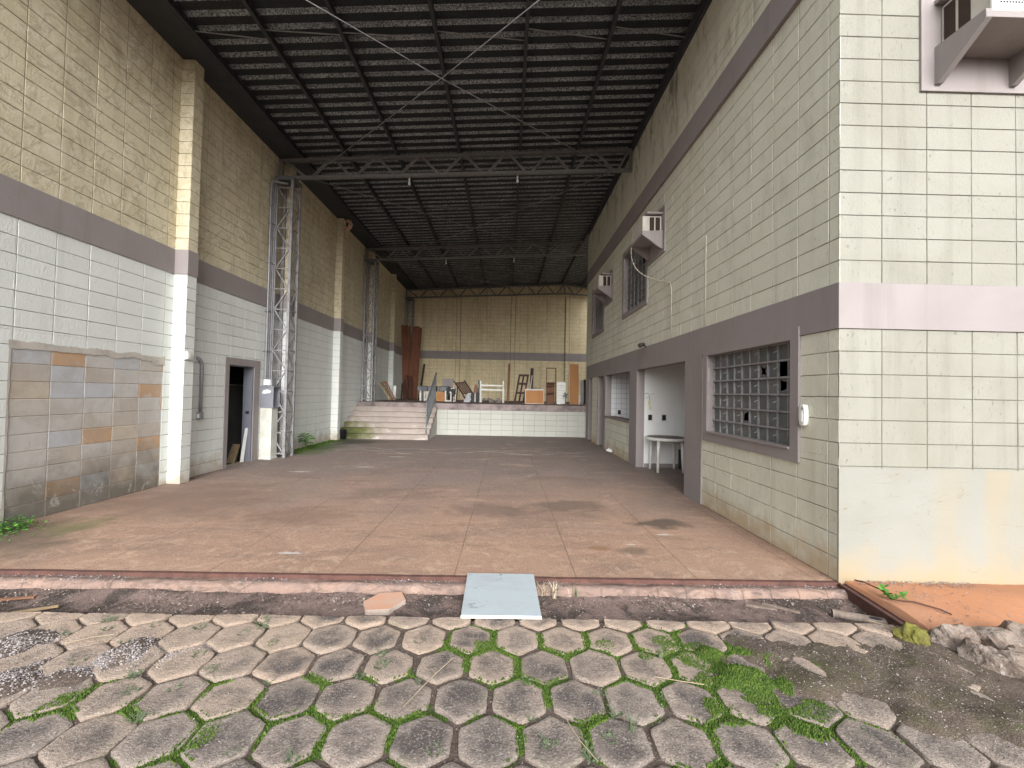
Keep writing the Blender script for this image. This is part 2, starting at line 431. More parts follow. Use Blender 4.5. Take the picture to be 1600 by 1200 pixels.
def step_mat():
    k = NM('terracotta_step_concrete', 0.9, 0, 0.25)
    c = k.mix(k.step(k.noise(2.2, 6, 0.65, 0.6), 0.38, 0.68), (0.37, 0.315, 0.285), (0.30, 0.25, 0.222))
    c = k.mix(k.math('MULTIPLY', k.step(k.noise(50, 3, 0.7), 0.56, 0.72), 0.5), c, (0.24, 0.19, 0.165))
    wv = k.noise(1.0, 5, 0.7, 1.0, k.mapv((1.2, 1, 5)))
    x, y, z = k.xyz()
    c = k.mix(k.math('MULTIPLY', k.math('MULTIPLY', k.step(wv, 0.55, 0.62), k.step(z, 0.6, 0.2)), 0.6), c, (0.62, 0.60, 0.57))
    c = k.mix(k.math('MULTIPLY', k.spot((-5.2, 13.6, 0.3), 0.85, 0.4, (0.7, 1, 1), 0.6, 3), 0.9), c, (0.10, 0.11, 0.025))
    c = k.mix(k.math('MULTIPLY', k.spot((-5.4, 13.4, 0.1), 0.6, 0.4, (0.7, 1, 1), 0.6, 3), 0.9), c, (0.03, 0.04, 0.012))
    k.bump(k.noise(60, 3), 0.4, 0.005)
    return k.done(c)


M['step'] = step_mat()


def soil_mat(name, a, b, c3, moss=False, scale=1.0, lo=0.36, hi=0.66):
    k = NM(name, 0.97, 0, 0.15)
    c = k.mix(k.step(k.noise(2.6 * scale, 6, 0.65, 0.5), lo, hi), a, b)
    g = k.noise(120, 3, 0.75)
    c = k.mix(k.math('MULTIPLY', k.step(g, 0.52, 0.66), 0.75), c, c3)
    c = k.mix(k.math('MULTIPLY', k.step(k.noise(46, 4, 0.7), 0.44, 0.30), 0.7), c, tuple(v * 0.35 for v in a))
    if moss:
        c = k.mix(k.math('MULTIPLY', k.step(k.attr('moss'), 0.35, 0.65), 0.95), c, k.mix(k.noise(60, 3), (0.035, 0.075, 0.010), (0.075, 0.13, 0.018)))
        mm = k.math('MULTIPLY', k.attr('olive'), k.step(k.noise(4, 6, 0.7), 0.42, 0.62))
        c = k.mix(k.math('MULTIPLY', mm, 0.7), c, (0.085, 0.082, 0.04))
    k.bump(k.math('ADD', g, k.noise(30, 5, 0.7)), 0.9, 0.012)
    return k.done(c)


M['soil'] = soil_mat('damp_soil', (0.105, 0.078, 0.065), (0.165, 0.125, 0.10), (0.27, 0.225, 0.195), True)
M['ground'] = soil_mat('bare_ground', (0.22, 0.15, 0.10), (0.28, 0.20, 0.14), (0.34, 0.28, 0.22))
M['mud'] = soil_mat('gutter_mud', (0.235, 0.165, 0.145), (0.075, 0.058, 0.05), (0.31, 0.25, 0.23), False, 1.1, 0.46, 0.56)


def clay_mat():
    k = NM('orange_clay', 0.95, 0, 0.15)
    c = k.mix(k.step(k.noise(1.8, 5, 0.6, 0.4), 0.38, 0.68), (0.46, 0.215, 0.115), (0.38, 0.195, 0.118))
    c = k.mix(k.math('MULTIPLY', k.step(k.noise(7, 6, 0.7, 0.8), 0.52, 0.66), 0.5), c, (0.30, 0.17, 0.115))
    c = k.mix(k.math('MULTIPLY', k.step(k.noise(70, 3, 0.7), 0.58, 0.7), 0.5), c, (0.54, 0.33, 0.22))
    c = k.mix(k.math('MULTIPLY', k.step(k.noise(26, 5, 0.7), 0.66, 0.72), 0.6), c, (0.24, 0.13, 0.08))
    k.bump(k.math('ADD', k.noise(60, 4, 0.7), k.noise(10, 4)), 0.4, 0.008)
    return k.done(c)


M['clay'] = clay_mat()


def curb_mat():
    k = NM('worn_clay_curb', 0.92, 0, 0.2)
    c = k.mix(k.step(k.noise(3.5, 6, 0.65, 0.8), 0.36, 0.68), (0.30, 0.20, 0.158), (0.20, 0.142, 0.124))
    c = k.mix(k.math('MULTIPLY', k.step(k.noise(7, 6, 0.7, 0.8), 0.54, 0.66), 0.5), c, (0.38, 0.295, 0.25))
    c = k.mix(k.math('MULTIPLY', k.step(k.noise(2.4, 5, 0.7, 0.5, k.mapv((1, 1, 1), (5, 2, 0))), 0.56, 0.66), 0.75), c, (0.15, 0.10, 0.085))
    x, y, z = k.xyz()
    fx = k.math('ABSOLUTE', k.math('SUBTRACT', k.math('FRACT', k.math('DIVIDE', k.math('ADD', x, 10), 0.235)), 0.5))
    j = k.math('MULTIPLY', k.step(fx, 0.48, 0.492), k.step(k.noise(1.3, 3), 0.47, 0.56))
    c = k.mix(k.math('MULTIPLY', k.step(k.noise(7, 6, 0.75, 1.4, k.mapv((0.6, 1.6, 1))), 0.47, 0.60), 0.75), c, (0.115, 0.085, 0.072))
    c = k.mix(k.math('MULTIPLY', j, 0.5), c, (0.10, 0.07, 0.06))
    k.bump(k.math('ADD', k.noise(45, 4, 0.7), k.math('MULTIPLY', j, -2)), 0.6, 0.01)
    return k.done(c)


M['curb'] = curb_mat()


def paver_mat():
    k = NM('hexagonal_concrete_paver', 0.93, 0, 0.2)
    r = k.attr('rnd')
    warm = k.attr('warm')
    rim = k.attr('rim')
    base = k.mix(warm, (0.275, 0.228, 0.198), (0.40, 0.300, 0.232))
    n1 = k.noise(6.0, 6, 0.7, 0.6)
    lich = k.math('ADD', k.math('MULTIPLY', k.step(n1, 0.28, 0.62), 0.85), k.math('MULTIPLY', r, 0.65))
    lich = k.math('SUBTRACT', lich, k.math('MULTIPLY', k.math('ADD', rim, k.math('MULTIPLY_ADD', k.noise(14, 4), 0.9, -0.45)), 0.75))
    lich = k.math('SUBTRACT', lich, k.math('MULTIPLY', warm, 0.35))
    c = k.mix(k.step(lich, 0.15, 1.0), base, (0.10, 0.084, 0.078))
    g = k.noise(95, 3, 0.75)
    c = k.mix(k.math('MULTIPLY', k.step(g, 0.54, 0.68), 0.7), c, (0.45, 0.395, 0.35))
    c = k.mix(k.math('MULTIPLY', k.step(g, 0.43, 0.30), 0.75), c, (0.055, 0.045, 0.04))
    c = k.mix(k.math('MULTIPLY', k.step(k.noise(38, 4, 0.7), 0.66, 0.70), 0.7), c, (0.48, 0.44, 0.40))
    gr = k.math('MULTIPLY', k.step(k.noise(3.1, 6, 0.7), 0.56, 0.68), k.step(rim, 0.2, 0.9))
    c = k.mix(k.math('MULTIPLY', gr, 0.5), c, (0.10, 0.12, 0.045))
    k.bump(k.math('ADD', g, k.noise(28, 4, 0.7)), 0.85, 0.010)
    return k.done(c)


M['paver'] = paver_mat()


def leafy(name, a, b):
    k = NM(name, 0.75, 0, 0.25)
    c = k.mix(k.attr('rnd'), a, b)
    return k.done(c)


M['moss'] = leafy('moss_green', (0.022, 0.052, 0.006), (0.088, 0.135, 0.017))
M['weed'] = leafy('weed_grey_green', (0.085, 0.115, 0.06), (0.19, 0.22, 0.135))
M['leaf'] = leafy('fresh_leaf', (0.035, 0.13, 0.018), (0.11, 0.27, 0.04))
M['dry'] = leafy('dry_grass', (0.34, 0.27, 0.18), (0.56, 0.50, 0.40))
M['stone'] = leafy('gravel_stone', (0.10, 0.085, 0.08), (0.42, 0.37, 0.36))
M['litter'] = leafy('leaf_litter', (0.085, 0.06, 0.05), (0.46, 0.39, 0.34))


def rock_mat():
    k = NM('broken_rubble', 0.92, 0, 0.2)
    c = k.mix(k.step(k.noise(5, 6, 0.7, 1.0), 0.36, 0.64), (0.20, 0.135, 0.10), (0.31, 0.26, 0.225))
    c = k.mix(k.math('MULTIPLY', k.step(k.noise(11, 6, 0.75), 0.50, 0.62), 0.7), c, (0.11, 0.085, 0.07))
    c = k.mix(k.math('MULTIPLY', k.step(k.noise(7, 6, 0.75, 0.5, k.mapv((1, 1, 1), (3, 3, 3))), 0.57, 0.64), 0.7), c, (0.46, 0.43, 0.39))
    k.bump(k.math('ADD', k.noise(40, 5, 0.75), k.noise(12, 4)), 0.9, 0.02)
    return k.done(c)


M['rock'] = rock_mat()
M['mossy_rock'] = plain('mossy_rubble', (0.15, 0.14, 0.03), 0.95, 0, 0.5, 14, 0.8, 60, (0.06, 0.05, 0.025))
M['paver_loose'] = plain('loose_clay_paver', (0.50, 0.27, 0.18), 0.92, 0, 0.4, 7, 0.5, 60, (0.42, 0.33, 0.27))
M['paver_side'] = plain('loose_paver_side', (0.47, 0.38, 0.32), 0.92, 0, 0.4, 9, 0.5, 60, (0.3, 0.24, 0.2))


# ------------------------------------------------------------------ mesh builder
class MB:
    def __init__(s):
        s.v, s.f, s.rnd, s.at = [], [], [], {}

    def pv(s, pts, **at):
        i = len(s.v)
        s.v += [tuple(p) for p in pts]
        for kk, val in at.items():
            a = s.at.setdefault(kk, {})
            for q in range(len(pts)):
                a[i + q] = val[q] if isinstance(val, (list, tuple)) else val
        return i

    def face(s, idx, r=0.0):
        s.f.append(tuple(idx))
        s.rnd.append(r)

    def poly(s, pts, r=0.0, **at):
        i = s.pv(pts, **at)
        s.face(range(i, i + len(pts)), r)

    def box(s, x0, x1, y0, y1, z0, z1, r=0.0, skip=''):
        i = s.pv([(x0, y0, z0), (x1, y0, z0), (x1, y1, z0), (x0, y1, z0), (x0, y0, z1), (x1, y0, z1), (x1, y1, z1), (x0, y1, z1)])
        for kk, q in (('b', (0, 3, 2, 1)), ('t', (4, 5, 6, 7)), ('f', (0, 1, 5, 4)), ('r', (1, 2, 6, 5)), ('k', (2, 3, 7, 6)), ('l', (3, 0, 4, 7))):
            if kk not in skip:
                s.face([i + a for a in q], r)

    def bar(s, p, q, w, h, up=(0, 0, 1), r=0.0):
        """box beam from p to q: w across, h along 'up'"""
        p, q = Vector(p), Vector(q)
        d = (q - p).normalized()
        u = Vector(up)
        sd = d.cross(u)
        if sd.length < 1e-4:
            sd = d.cross(Vector((1, 0, 0)))
        sd.normalize()
        u = sd.cross(d).normalized()
        a, b = sd * w / 2, u * h / 2
        i = s.pv([p - a - b, p + a - b, p + a + b, p - a + b, q - a - b, q + a - b, q + a + b, q - a + b])
        for f in ((0, 1, 2, 3), (7, 6, 5, 4), (0, 4, 5, 1), (1, 5, 6, 2), (2, 6, 7, 3), (3, 7, 4, 0)):
            s.face([i + a_ for a_ in f], r)

    def tube(s, pts, rad, n=8, cap=True, r=0.0):
        pts = [Vector(p) for p in pts]
        rings = []
        prev = None
        for j, p in enumerate(pts):
            d = (pts[min(j + 1, len(pts) - 1)] - pts[max(j - 1, 0)]).normalized()
            if prev is None:
                a = d.cross(Vector((0, 0, 1)))
                if a.length < 1e-3:
                    a = d.cross(Vector((1, 0, 0)))
            else:
                a = prev - d * prev.dot(d)
            a.normalize()
            prev = a
            b = d.cross(a)
            rr = rad[j] if isinstance(rad, (list, tuple)) else rad
            rings.append(s.pv([p + (a * math.cos(t) + b * math.sin(t)) * rr for t in [2 * math.pi * k / n for k in range(n)]]))
        for i0, i1 in zip(rings, rings[1:]):
            for k in range(n):
                s.face((i0 + k, i0 + (k + 1) % n, i1 + (k + 1) % n, i1 + k), r)
        if cap:
            s.face([rings[0] + k for k in reversed(range(n))], r)
            s.face([rings[-1] + k for k in range(n)], r)

    def prism(s, pts, off, r=0.0):
        """polygon pts extruded by vector off"""
        n = len(pts)
        off = Vector(off)
        i = s.pv(list(pts) + [Vector(p) + off for p in pts])
        s.face(range(i, i + n), r)
        s.face([i + n + k for k in reversed(range(n))], r)
        for k in range(n):
            s.face((i + k, i + n + k, i + n + (k + 1) % n, i + (k + 1) % n), r)

    def lathe(s, c, prof, n=16, r=0.0):
        rings = []
        for rr, z in prof:
            rings.append(s.pv([(c[0] + rr * math.cos(2 * math.pi * k / n), c[1] + rr * math.sin(2 * math.pi * k / n), c[2] + z) for k in range(n)]))
        for i0, i1 in zip(rings, rings[1:]):
            for k in range(n):
                s.face((i0 + k, i0 + (k + 1) % n, i1 + (k + 1) % n, i1 + k), r)
        s.face([rings[0] + k for k in reversed(range(n))], r)
        s.face([rings[-1] + k for k in range(n)], r)

    def blocks(s, O, u, nrm, u0, u1, z0, z1, phase=0.0, bw=0.4, bh=0.2, zph=0.0, g=0.0075, d=0.008, holes=(), jit=0.0012):
        """stack-bond blocks with real recessed joints on the plane through O along u (up is z)"""
        O, u, nrm = Vector(O), Vector(u), Vector(nrm)
        rg = random.Random(int(u0 * 100) + int(z0 * 1000) + 5)

        def cuts(a, b, ph, st):
            out = [a]
            k = math.ceil((a - ph) / st - 1e-6)
            while ph + k * st < b - 1e-6:
                if ph + k * st > a + 1e-6:
                    out.append(ph + k * st)
                k += 1
            return out + [b]
        us, zs = cuts(u0, u1, phase, bw), cuts(z0, z1, zph, bh)
        for (h0, h1, k0, k1) in holes:
            us = sorted(set(us + [v for v in (h0, h1) if u0 < v < u1]))
            zs = sorted(set(zs + [v for v in (k0, k1) if z0 < v < z1]))

        def isj(v, ph, st):
            t = (v - ph) / st
            return abs(t - round(t)) < 1e-4
        flip = u.cross(Vector((0, 0, 1))).dot(nrm) < 0
        for a, b in zip(us, us[1:]):
            for c, e in zip(zs, zs[1:]):
                m = ((a + b) / 2, (c + e) / 2)
                if any(h0 < m[0] < h1 and k0 < m[1] < k1 for h0, h1, k0, k1 in holes):
                    continue
                ga = g if isj(a, phase, bw) else 0.0006
                gb = g if isj(b, phase, bw) else 0.0006
                gc = g if isj(c, zph, bh) else 0.0006
                ge = g if isj(e, zph, bh) else 0.0006
                if b - a < ga + gb + 0.004 or e - c < gc + ge + 0.004:
                    ga = gb = gc = ge = 0.0003
                j = lambda: rg.uniform(-jit, jit)
                dz = rg.uniform(-0.001, 0.001)
                outer = [(a, c), (b, c), (b, e), (a, e)]
                inner = [(a + ga + j(), c + gc + j()), (b - gb + j(), c + gc + j()), (b - gb + j(), e - ge + j()), (a + ga + j(), e - ge + j())]
                pts = [O + u * p + Vector((0, 0, q)) - nrm * d for p, q in outer] + [O + u * p + Vector((0, 0, q)) + nrm * dz for p, q in inner]
                i = s.pv(pts, joint=[1, 1, 1, 1, 0, 0, 0, 0])
                r = rg.random()
                quads = [(4, 5, 6, 7), (0, 1, 5, 4), (1, 2, 6, 5), (2, 3, 7, 6), (3, 0, 4, 7)]
                for q in quads:
                    s.face([i + t for t in (reversed(q) if flip else q)], r)

    def build(s, name, mat, parent=None, loc=None, smooth=False, bevel=0.0):
        if parent is not None:
            o3 = Vector((0, 0, 0))
            p = parent
            while p is not None:
                o3 += p.location
                p = p.parent
        else:
            o3 = Vector(loc) if loc is not None else Vector((0, 0, 0))
        me = bpy.data.meshes.new(name)
        me.from_pydata([(a - o3.x, b - o3.y, c - o3.z) for a, b, c in s.v], [], s.f)
        if any(s.rnd):
            a = me.attributes.new('rnd', 'FLOAT', 'FACE')
            a.data.foreach_set('value', s.rnd)
        for kk, dct in s.at.items():
            a = me.attributes.new(kk, 'FLOAT', 'POINT')
            vals = [0.0] * len(s.v)
            for i, val in dct.items():
                vals[i] = val
            a.data.foreach_set('value', vals)
        if smooth:
            me.polygons.foreach_set('use_smooth', [True] * len(me.polygons))
        me.materials.append(M[mat] if isinstance(mat, str) else mat)
        me.update()
        o = bpy.data.objects.new(name, me)
        COL.objects.link(o)
        if parent is not None:
            o.parent = parent
        elif loc is not None:
            o.location = loc
        if bevel:
            b = o.modifiers.new('edge', 'BEVEL')
            b.width = bevel
            b.segments = 2
            b.limit_method = 'ANGLE'
        return o


def tag(o, label=None, cat=None, group=None, kind=None):
    for k, v in (('label', label), ('category', cat), ('group', group), ('kind', kind)):
        if v:
            o[k] = v
    return o


def thing(name, label, cat, loc=(0, 0, 0), group=None):
    o = bpy.data.objects.new(name, None)
    o.empty_display_size = 0.2
    COL.objects.link(o)
    o.location = loc
    return tag(o, label, cat, group)


def dup(root, loc=None, rz=None, label=None, scale=None):
    c = root.copy()
    COL.objects.link(c)
    if loc is not None:
        c.location = loc
    if rz is not None:
        c.rotation_euler.z = rz
    if scale is not None:
        c.scale = (scale,) * 3
    if label:
        c['label'] = label
    for ch in [q for q in root.children]:
        k = ch.copy()
        COL.objects.link(k)
        k.parent = c
        for g in [q for q in ch.children]:
            h = g.copy()
            COL.objects.link(h)
            h.parent = k
    return c


def leafquad(m, p, d, n, ln, w, r):
    """small pointed leaf: 4 verts"""
    p, d, n = Vector(p), Vector(d).normalized(), Vector(n)
    sd = d.cross(n)
    if sd.length < 1e-4:
        sd = d.cross(Vector((1, 0, 0)))
    sd.normalize()
    m.poly([p, p + d * ln * 0.5 + sd * w / 2, p + d * ln, p + d * ln * 0.5 - sd * w / 2], r)


# ================================================================== SETTING
m = MB()
m.box(-400, 400, -400, 400, -0.62, -0.6)
tag(m.build('ground', 'ground'), kind='structure')

m = MB()   # red concrete slab of the covered yard, running under the rooms of the right building
m.box(XL, 6.5, YF + 0.02, YP + 0.3, -0.5, 0.0)
tag(m.build('floor', 'floor'), kind='structure')

# gutter trough between the slab and the paving
m = MB()
NX = 420
prof = [(YF + 0.018, -0.028), (3.53, -0.030), (3.51, -0.020), (3.475, -0.020), (3.452, -0.034), (3.442, -0.062), (3.435, -0.10)]
x0g, x1g = -7.5, 2.93
rows = []
for j, (yy, zz) in enumerate(prof):
    pts = []
    for i in range(NX + 1):
        x = x0g + (x1g - x0g) * i / NX
        w = mnoise.noise(Vector((x * 5, j * 1.1, 0))) * 0.010 + mnoise.noise(Vector((x * 17, j * 1.7, 5))) * 0.007 + mnoise.noise(Vector((x * 41, j * 2.7, 5))) * 0.004
        pts.append((x, yy + w * (0.6 if j else 0), zz + w))
    rows.append(m.pv(pts))
for r0, r1 in zip(rows, rows[1:]):
    for i in range(NX):
        m.face((r0 + i, r1 + i, r1 + i + 1, r0 + i + 1))
tag(m.build('kerb', 'curb', smooth=True), kind='structure')

m = MB()
rows = []
NYG = 14
for j in range(NYG + 1):
    yy = 3.475 - (3.475 - 2.93) * j / NYG
    pts = []
    for i in range(NX * 2 + 1):
        x = x0g + (x1g + 0.05 - x0g) * i / NX / 2
        h = mnoise.fractal(Vector((x * 2.2, yy * 6, 3)), 1.0, 2.0, 5) * 0.028
        pts.append((x, yy, -0.078 + h * 0.8 - 0.035 * j / NYG))
    rows.append(m.pv(pts))
for r0, r1 in zip(rows, rows[1:]):
    for i in range(NX * 2):
        m.face((r0 + i, r1 + i, r1 + i + 1, r0 + i + 1))
tag(m.build('gutter_bed', 'mud', smooth=True), kind='structure')

# orange clay bank in front of the facade
m = MB()
rows = []
for j in range(13):
    pts = []
    for i in range(61):
        x = 2.94 + 6.0 * (i / 60) ** 1.4
        y0 = 2.72 + 0.02 * math.sin(x * 3)
        yy = YF + 0.02 - (YF + 0.02 - y0) * j / 12
        h = mnoise.fractal(Vector((x * 1.5, yy * 2, 9)), 1.0, 2.0, 4) * 0.018
        pts.append((x, yy, 0.01 + h + 0.03 * math.sin(j / 12 * 3.0) - 0.06 * (j / 12) ** 3))
    rows.append(m.pv(pts))
for r0, r1 in zip(rows, rows[1:]):
    for i in range(60):
        m.face((r0 + i, r1 + i, r1 + i + 1, r0 + i + 1))
for a_ in (rows[-1],):
    sk = m.pv([(m.v[a_ + i][0], m.v[a_ + i][1], -0.3) for i in range(61)])
    for i in range(60):
        m.face((a_ + i, a_ + i + 1, sk + i + 1, sk + i))
for r0, r1 in zip(rows, rows[1:]):
    i = m.pv([(m.v[r0][0], m.v[r0][1], -0.3), (m.v[r1][0], m.v[r1][1], -0.3)])
    m.face((r0, i, i + 1, r1))
tag(m.build('earth_bank', 'clay', smooth=True), kind='structure')

# ------------------------------------------------------------------ hexagonal paving, soil, moss
HW, HY0, HX0 = 0.297, 2.18, -0.20
RS = HW * 0.8660 + 0.004
SQ3 = math.sqrt(3)
YEDGE = 2.945
MOSS = [(1.02, 2.66, .20), (1.28, 2.45, .24), (1.33, 2.24, .22), (1.52, 2.04, .22), (1.08, 2.08, .16), (0.95, 2.35, .15), (-0.17, 2.60, .20), (-0.05, 2.42, .14),
        (-1.16, 2.07, .16), (-1.38, 1.93, .20), (-0.84, 2.0, .16), (-2.18, 2.1, .16), (0.35, 2.65, .13), (0.6, 2.62, .16), (0.2, 2.3, .16), (-0.5, 2.05, .16), (0.45, 1.98, .14),
        (0.7, 2.2, .14), (-0.65, 2.4, .11), (-1.5, 2.25, .10), (0.85, 1.85, .12), (1.45, 2.6, .10), (-2.5, 1.95, .09), (1.75, 1.95, .1), (0.0, 1.95, .12), (-1.0, 2.3, .09), (-1.75, 2.1, .10), (1.75, 2.45, .09), (1.2, 1.9, .1)]
MOSSC = [(1.42, 2.40, .12), (1.15, 2.33, .12), (1.25, 2.62, .10), (1.62, 2.15, .10), (0.88, 2.55, .08), (1.55, 2.28, .08), (1.05, 2.68, .13), (1.22, 2.50, .2), (1.32, 2.28, .19), (1.50, 2.05, .18), (1.12, 2.12, .13), (0.98, 2.40, .10), (-0.14, 2.63, .11), (-1.36, 1.93, .12), (-2.18, 2.1, .12), (1.0, 2.58, .1), (1.4, 2.12, .13), (0.66, 2.66, .09)]
COVER = [(2.05, 2.45, .46), (2.3, 2.25, .42), (1.72, 2.35, .26), (1.6, 2.62, .22), (2.1, 2.1, .2), (1.35, 2.35, .2), (2.55, 2.5, .3), (2.5, 2.05, .3), (-2.22, 2.52, .2), (-2.95, 2.56, .26), (-2.65, 2.25, .28), (-2.35, 2.28, .16), (-3.3, 2.4, .3), (1.28, 2.55, .12)]
GRAVEL = [(-2.1, 2.5, .16), (-1.95, 2.58, .10), (-2.85, 2.55, .17), (-2.6, 2.27, .17), (-2.9, 2.3, .2), (-1.8, 2.62, .08), (-2.3, 2.4, .08)]


def blob(L, x, y):
    s = 0.0
    for cx, cy, r in L:
        d = ((x - cx) ** 2 + (y - cy) ** 2) / (r * r)
        if d < 4:
            s = max(s, math.exp(-d * 1.1))
    return s


def hexdist(x, y):
    """distance (0 at the centre, 1 at the edge) to the nearest paver centre, and that centre"""
    best = None
    for jj in (0, 1):
        j = round((y - HY0) / (2 * RS)) * 2
        for j2 in (j - 1, j, j + 1):
            off = HX0 + (HW / 2 if j2 % 2 else 0)
            k = round((x - off) / HW)
            cx, cy = off + k * HW, HY0 + j2 * RS
            dx, dy = abs(x - cx), abs(y - cy)
            d = max(dx, dx * 0.5 + dy * SQ3 / 2) / (HW / 2)
            if best is None or d < best[0]:
                best = (d, cx, cy)
    return best


def soil_z(x, y):
    n = mnoise.fractal(Vector((x * 6, y * 6, 1.3)), 1.0, 2.0, 5)
    cv = blob(COVER, x, y)
    z = -0.017 + n * 0.007
    z += 0.075 * max(0.0, cv - 0.40 + n * 0.18)
    return z


def moss_amt(x, y):
    d = hexdist(x, y)[0]
    n = mnoise.fractal(Vector((x * 7, y * 7, 4.2)), 1.0, 2.0, 4)
    m_ = blob(MOSS, x, y)
    joint = max(0.0, min(1.0, (d - 0.82) / 0.10))
    core = blob(MOSSC, x, y) - 0.60 + n * 0.45
    inj = (m_ * 1.3 - 0.26 + n * 0.40) * joint
    return max(core * 1.8, inj)


m = MB()
xs = [-14, -9, -6] + [-4.4 + 8.8 * i / 420 for i in range(421)] + [6, 9, 14]
ys = [-14, -8, -3, 0, 0.8] + [1.2 + (YEDGE - 1.2) * i / 110 for i in range(111)]
idx = []
for y in ys:
    pts, mo, ol = [], [], []
    for x in xs:
        inn = -4.4 <= x <= 4.4 and y >= 1.2
        if inn and x < 3.2:
            z = soil_z(x, y)
            ma = moss_amt(x, y)
            mo.append(max(0, min(1, 0.5 + ma)) if ma > 0 else 0.0)
            ol.append(min(1, blob(COVER, x, y) * 1.2 if x > 0.8 else 0))
            z += 0.010 * max(0.0, min(1.0, ma * 2))
        else:
            z = -0.02
            mo.append(0)
            ol.append(0)
        pts.append((x, y, z))
    idx.append(m.pv(pts, moss=mo, olive=ol))
for r0, r1 in zip(idx, idx[1:]):
    for i in range(len(xs) - 1):
        m.face((r0 + i, r0 + i + 1, r1 + i + 1, r1 + i))
# vertical edge down into the gutter
e0 = idx[-1]
i1 = m.pv([(x, YEDGE, -0.3) for x in xs])
for i in range(len(xs) - 1):
    m.face((e0 + i, e0 + i + 1, i1 + i + 1, i1 + i))
tag(m.build('soil', 'soil', smooth=True), kind='structure')

m = MB()
rg = random.Random(3)


def paver(m, cx, cy, cut=None):
    tone, warm0 = rg.random(), max(0.0, min(1.0, (cy - 2.05) / 0.75)) * rg.uniform(0.6, 1.0)
    warm = min(1, warm0 + (0.35 if cx < -1.2 else 0) * rg.random() + 0.15 * rg.random())
    if cx < -1.3:
        tone *= 0.35
    rr = HW / 2 * (rg.uniform(0.865, 0.93) if -1.0 < cx < 1.4 else rg.uniform(0.925, 0.97))
    tilt = (rg.uniform(-.035, .035), rg.uniform(-.03, .03))
    dz = rg.uniform(-0.004, 0.004)
    N = 36
    rings = []
    c0 = m.pv([(cx, min(cy, (cut or 9) - 0.01), dz)], warm=warm, rim=0.0)
    for t, drop in ((0.35, 0), (0.62, 0), (0.84, 0.0), (0.955, 0.0008), (0.99, 0.004), (0.991, 0.0045), (1.0, 0.045)):
        pts = []
        for k in range(N):
            a = 2 * math.pi * k / N + math.pi / 6
            # flat sides face east-west, corners point along y
            sec = (a + math.pi / 6) % (math.pi / 3) - math.pi / 6
            rad = rr / math.cos(sec)
            rad = min(rad, rr * 1.125)
            nn = mnoise.fractal(Vector((cx * 3 + math.cos(a) * 1.6, cy * 3 + math.sin(a) * 1.6, 2)), 1.0, 2.0, 4)
            rad *= t * (1 + 0.06 * nn * (t > 0.8))
            x, y = cx + rad * math.cos(a), cy + rad * math.sin(a)
            if cut and y > cut:
                y = cut
            z = dz + tilt[0] * (x - cx) + tilt[1] * (y - cy) - drop + 0.003 * mnoise.noise(Vector((x * 14, y * 14, 7)))
            pts.append((x, y, z))
        rings.append(m.pv(pts, warm=warm, rim=max(0.0, (t - 0.5) * 2)))
    for k in range(N):
        m.face((c0, rings[0] + k, rings[0] + (k + 1) % N), tone)
    for q, (i0, i1) in enumerate(zip(rings, rings[1:])):
        if q == 4:          # a crisp arris: the sides do not share the top's vertices
            continue
        for k in range(N):
            m.face((i0 + k, i1 + k, i1 + (k + 1) % N, i0 + (k + 1) % N), tone)


for j in range(-5, 4):
    cy = HY0 + j * RS
    off = HX0 + (HW / 2 if j % 2 else 0)
    for k in range(-16, 12):
        cx = off + k * HW
        if cy > YEDGE + 0.06:
            continue
        if cx > 2.70 or cx < -4.4:
            continue
        paver(m, cx, cy, YEDGE - 0.004 if cy > YEDGE - 0.18 else None)
tag(m.build('pavement', 'paver', smooth=True), kind='structure')

# moss cushions
m = MB()
rg = random.Random(11)
cnt = 0
tries = 0
while cnt < 24000 and tries < 400000:
    tries += 1
    x, y = rg.uniform(-2.9, 2.2), rg.uniform(1.55, 2.92)
    ma = moss_amt(x, y)
    if ma < 0.02 + 0.10 * rg.random():
        continue
    d = hexdist(x, y)[0]
    z = max(soil_z(x, y) + 0.010 * min(1, ma * 2), 0.0 if d < 0.88 and ma > 0.05 else -1)
    r = rg.uniform(0.0028, 0.0075)
    h = r * rg.uniform(0.8, 1.5)
    n = 5
    a0 = rg.random() * 6.28
    pts = [(x + r * math.cos(a0 + 2 * math.pi * k / n) * rg.uniform(.8, 1.2), y + r * math.sin(a0 + 2 * math.pi * k / n) * rg.uniform(.8, 1.2), z - 0.003) for k in range(n)]
    t = (x + rg.uniform(-.3, .3) * r, y + rg.uniform(-.3, .3) * r, z + h)
    i = m.pv(pts + [t])
    col = rg.random()
    for k in range(n):
        m.face((i + k, i + (k + 1) % n, i + n), col)
    cnt += 1
tag(m.build('moss', 'moss'), kind='stuff')
m_moss = m

# loose gravel and grit
m = MB()
rg = random.Random(21)


def pebble(m, x, y, z, r, col):
    a = rg.random() * 6.28
    pts = []
    for k in range(4):
        t = a + k * math.pi / 2 + rg.uniform(-.3, .3)
        pts.append((x + r * rg.uniform(.7, 1.2) * math.cos(t), y + r * rg.uniform(.7, 1.2) * math.sin(t), z + r * rg.uniform(-.1, .3)))
    i = m.pv(pts + [(x + rg.uniform(-.3, .3) * r, y + rg.uniform(-.3, .3) * r, z + r * rg.uniform(.5, .9))])
    for k in range(4):
        m.face((i + k, i + (k + 1) % 4, i + 4), min(1, max(0, col + rg.uniform(-.08, .08))))


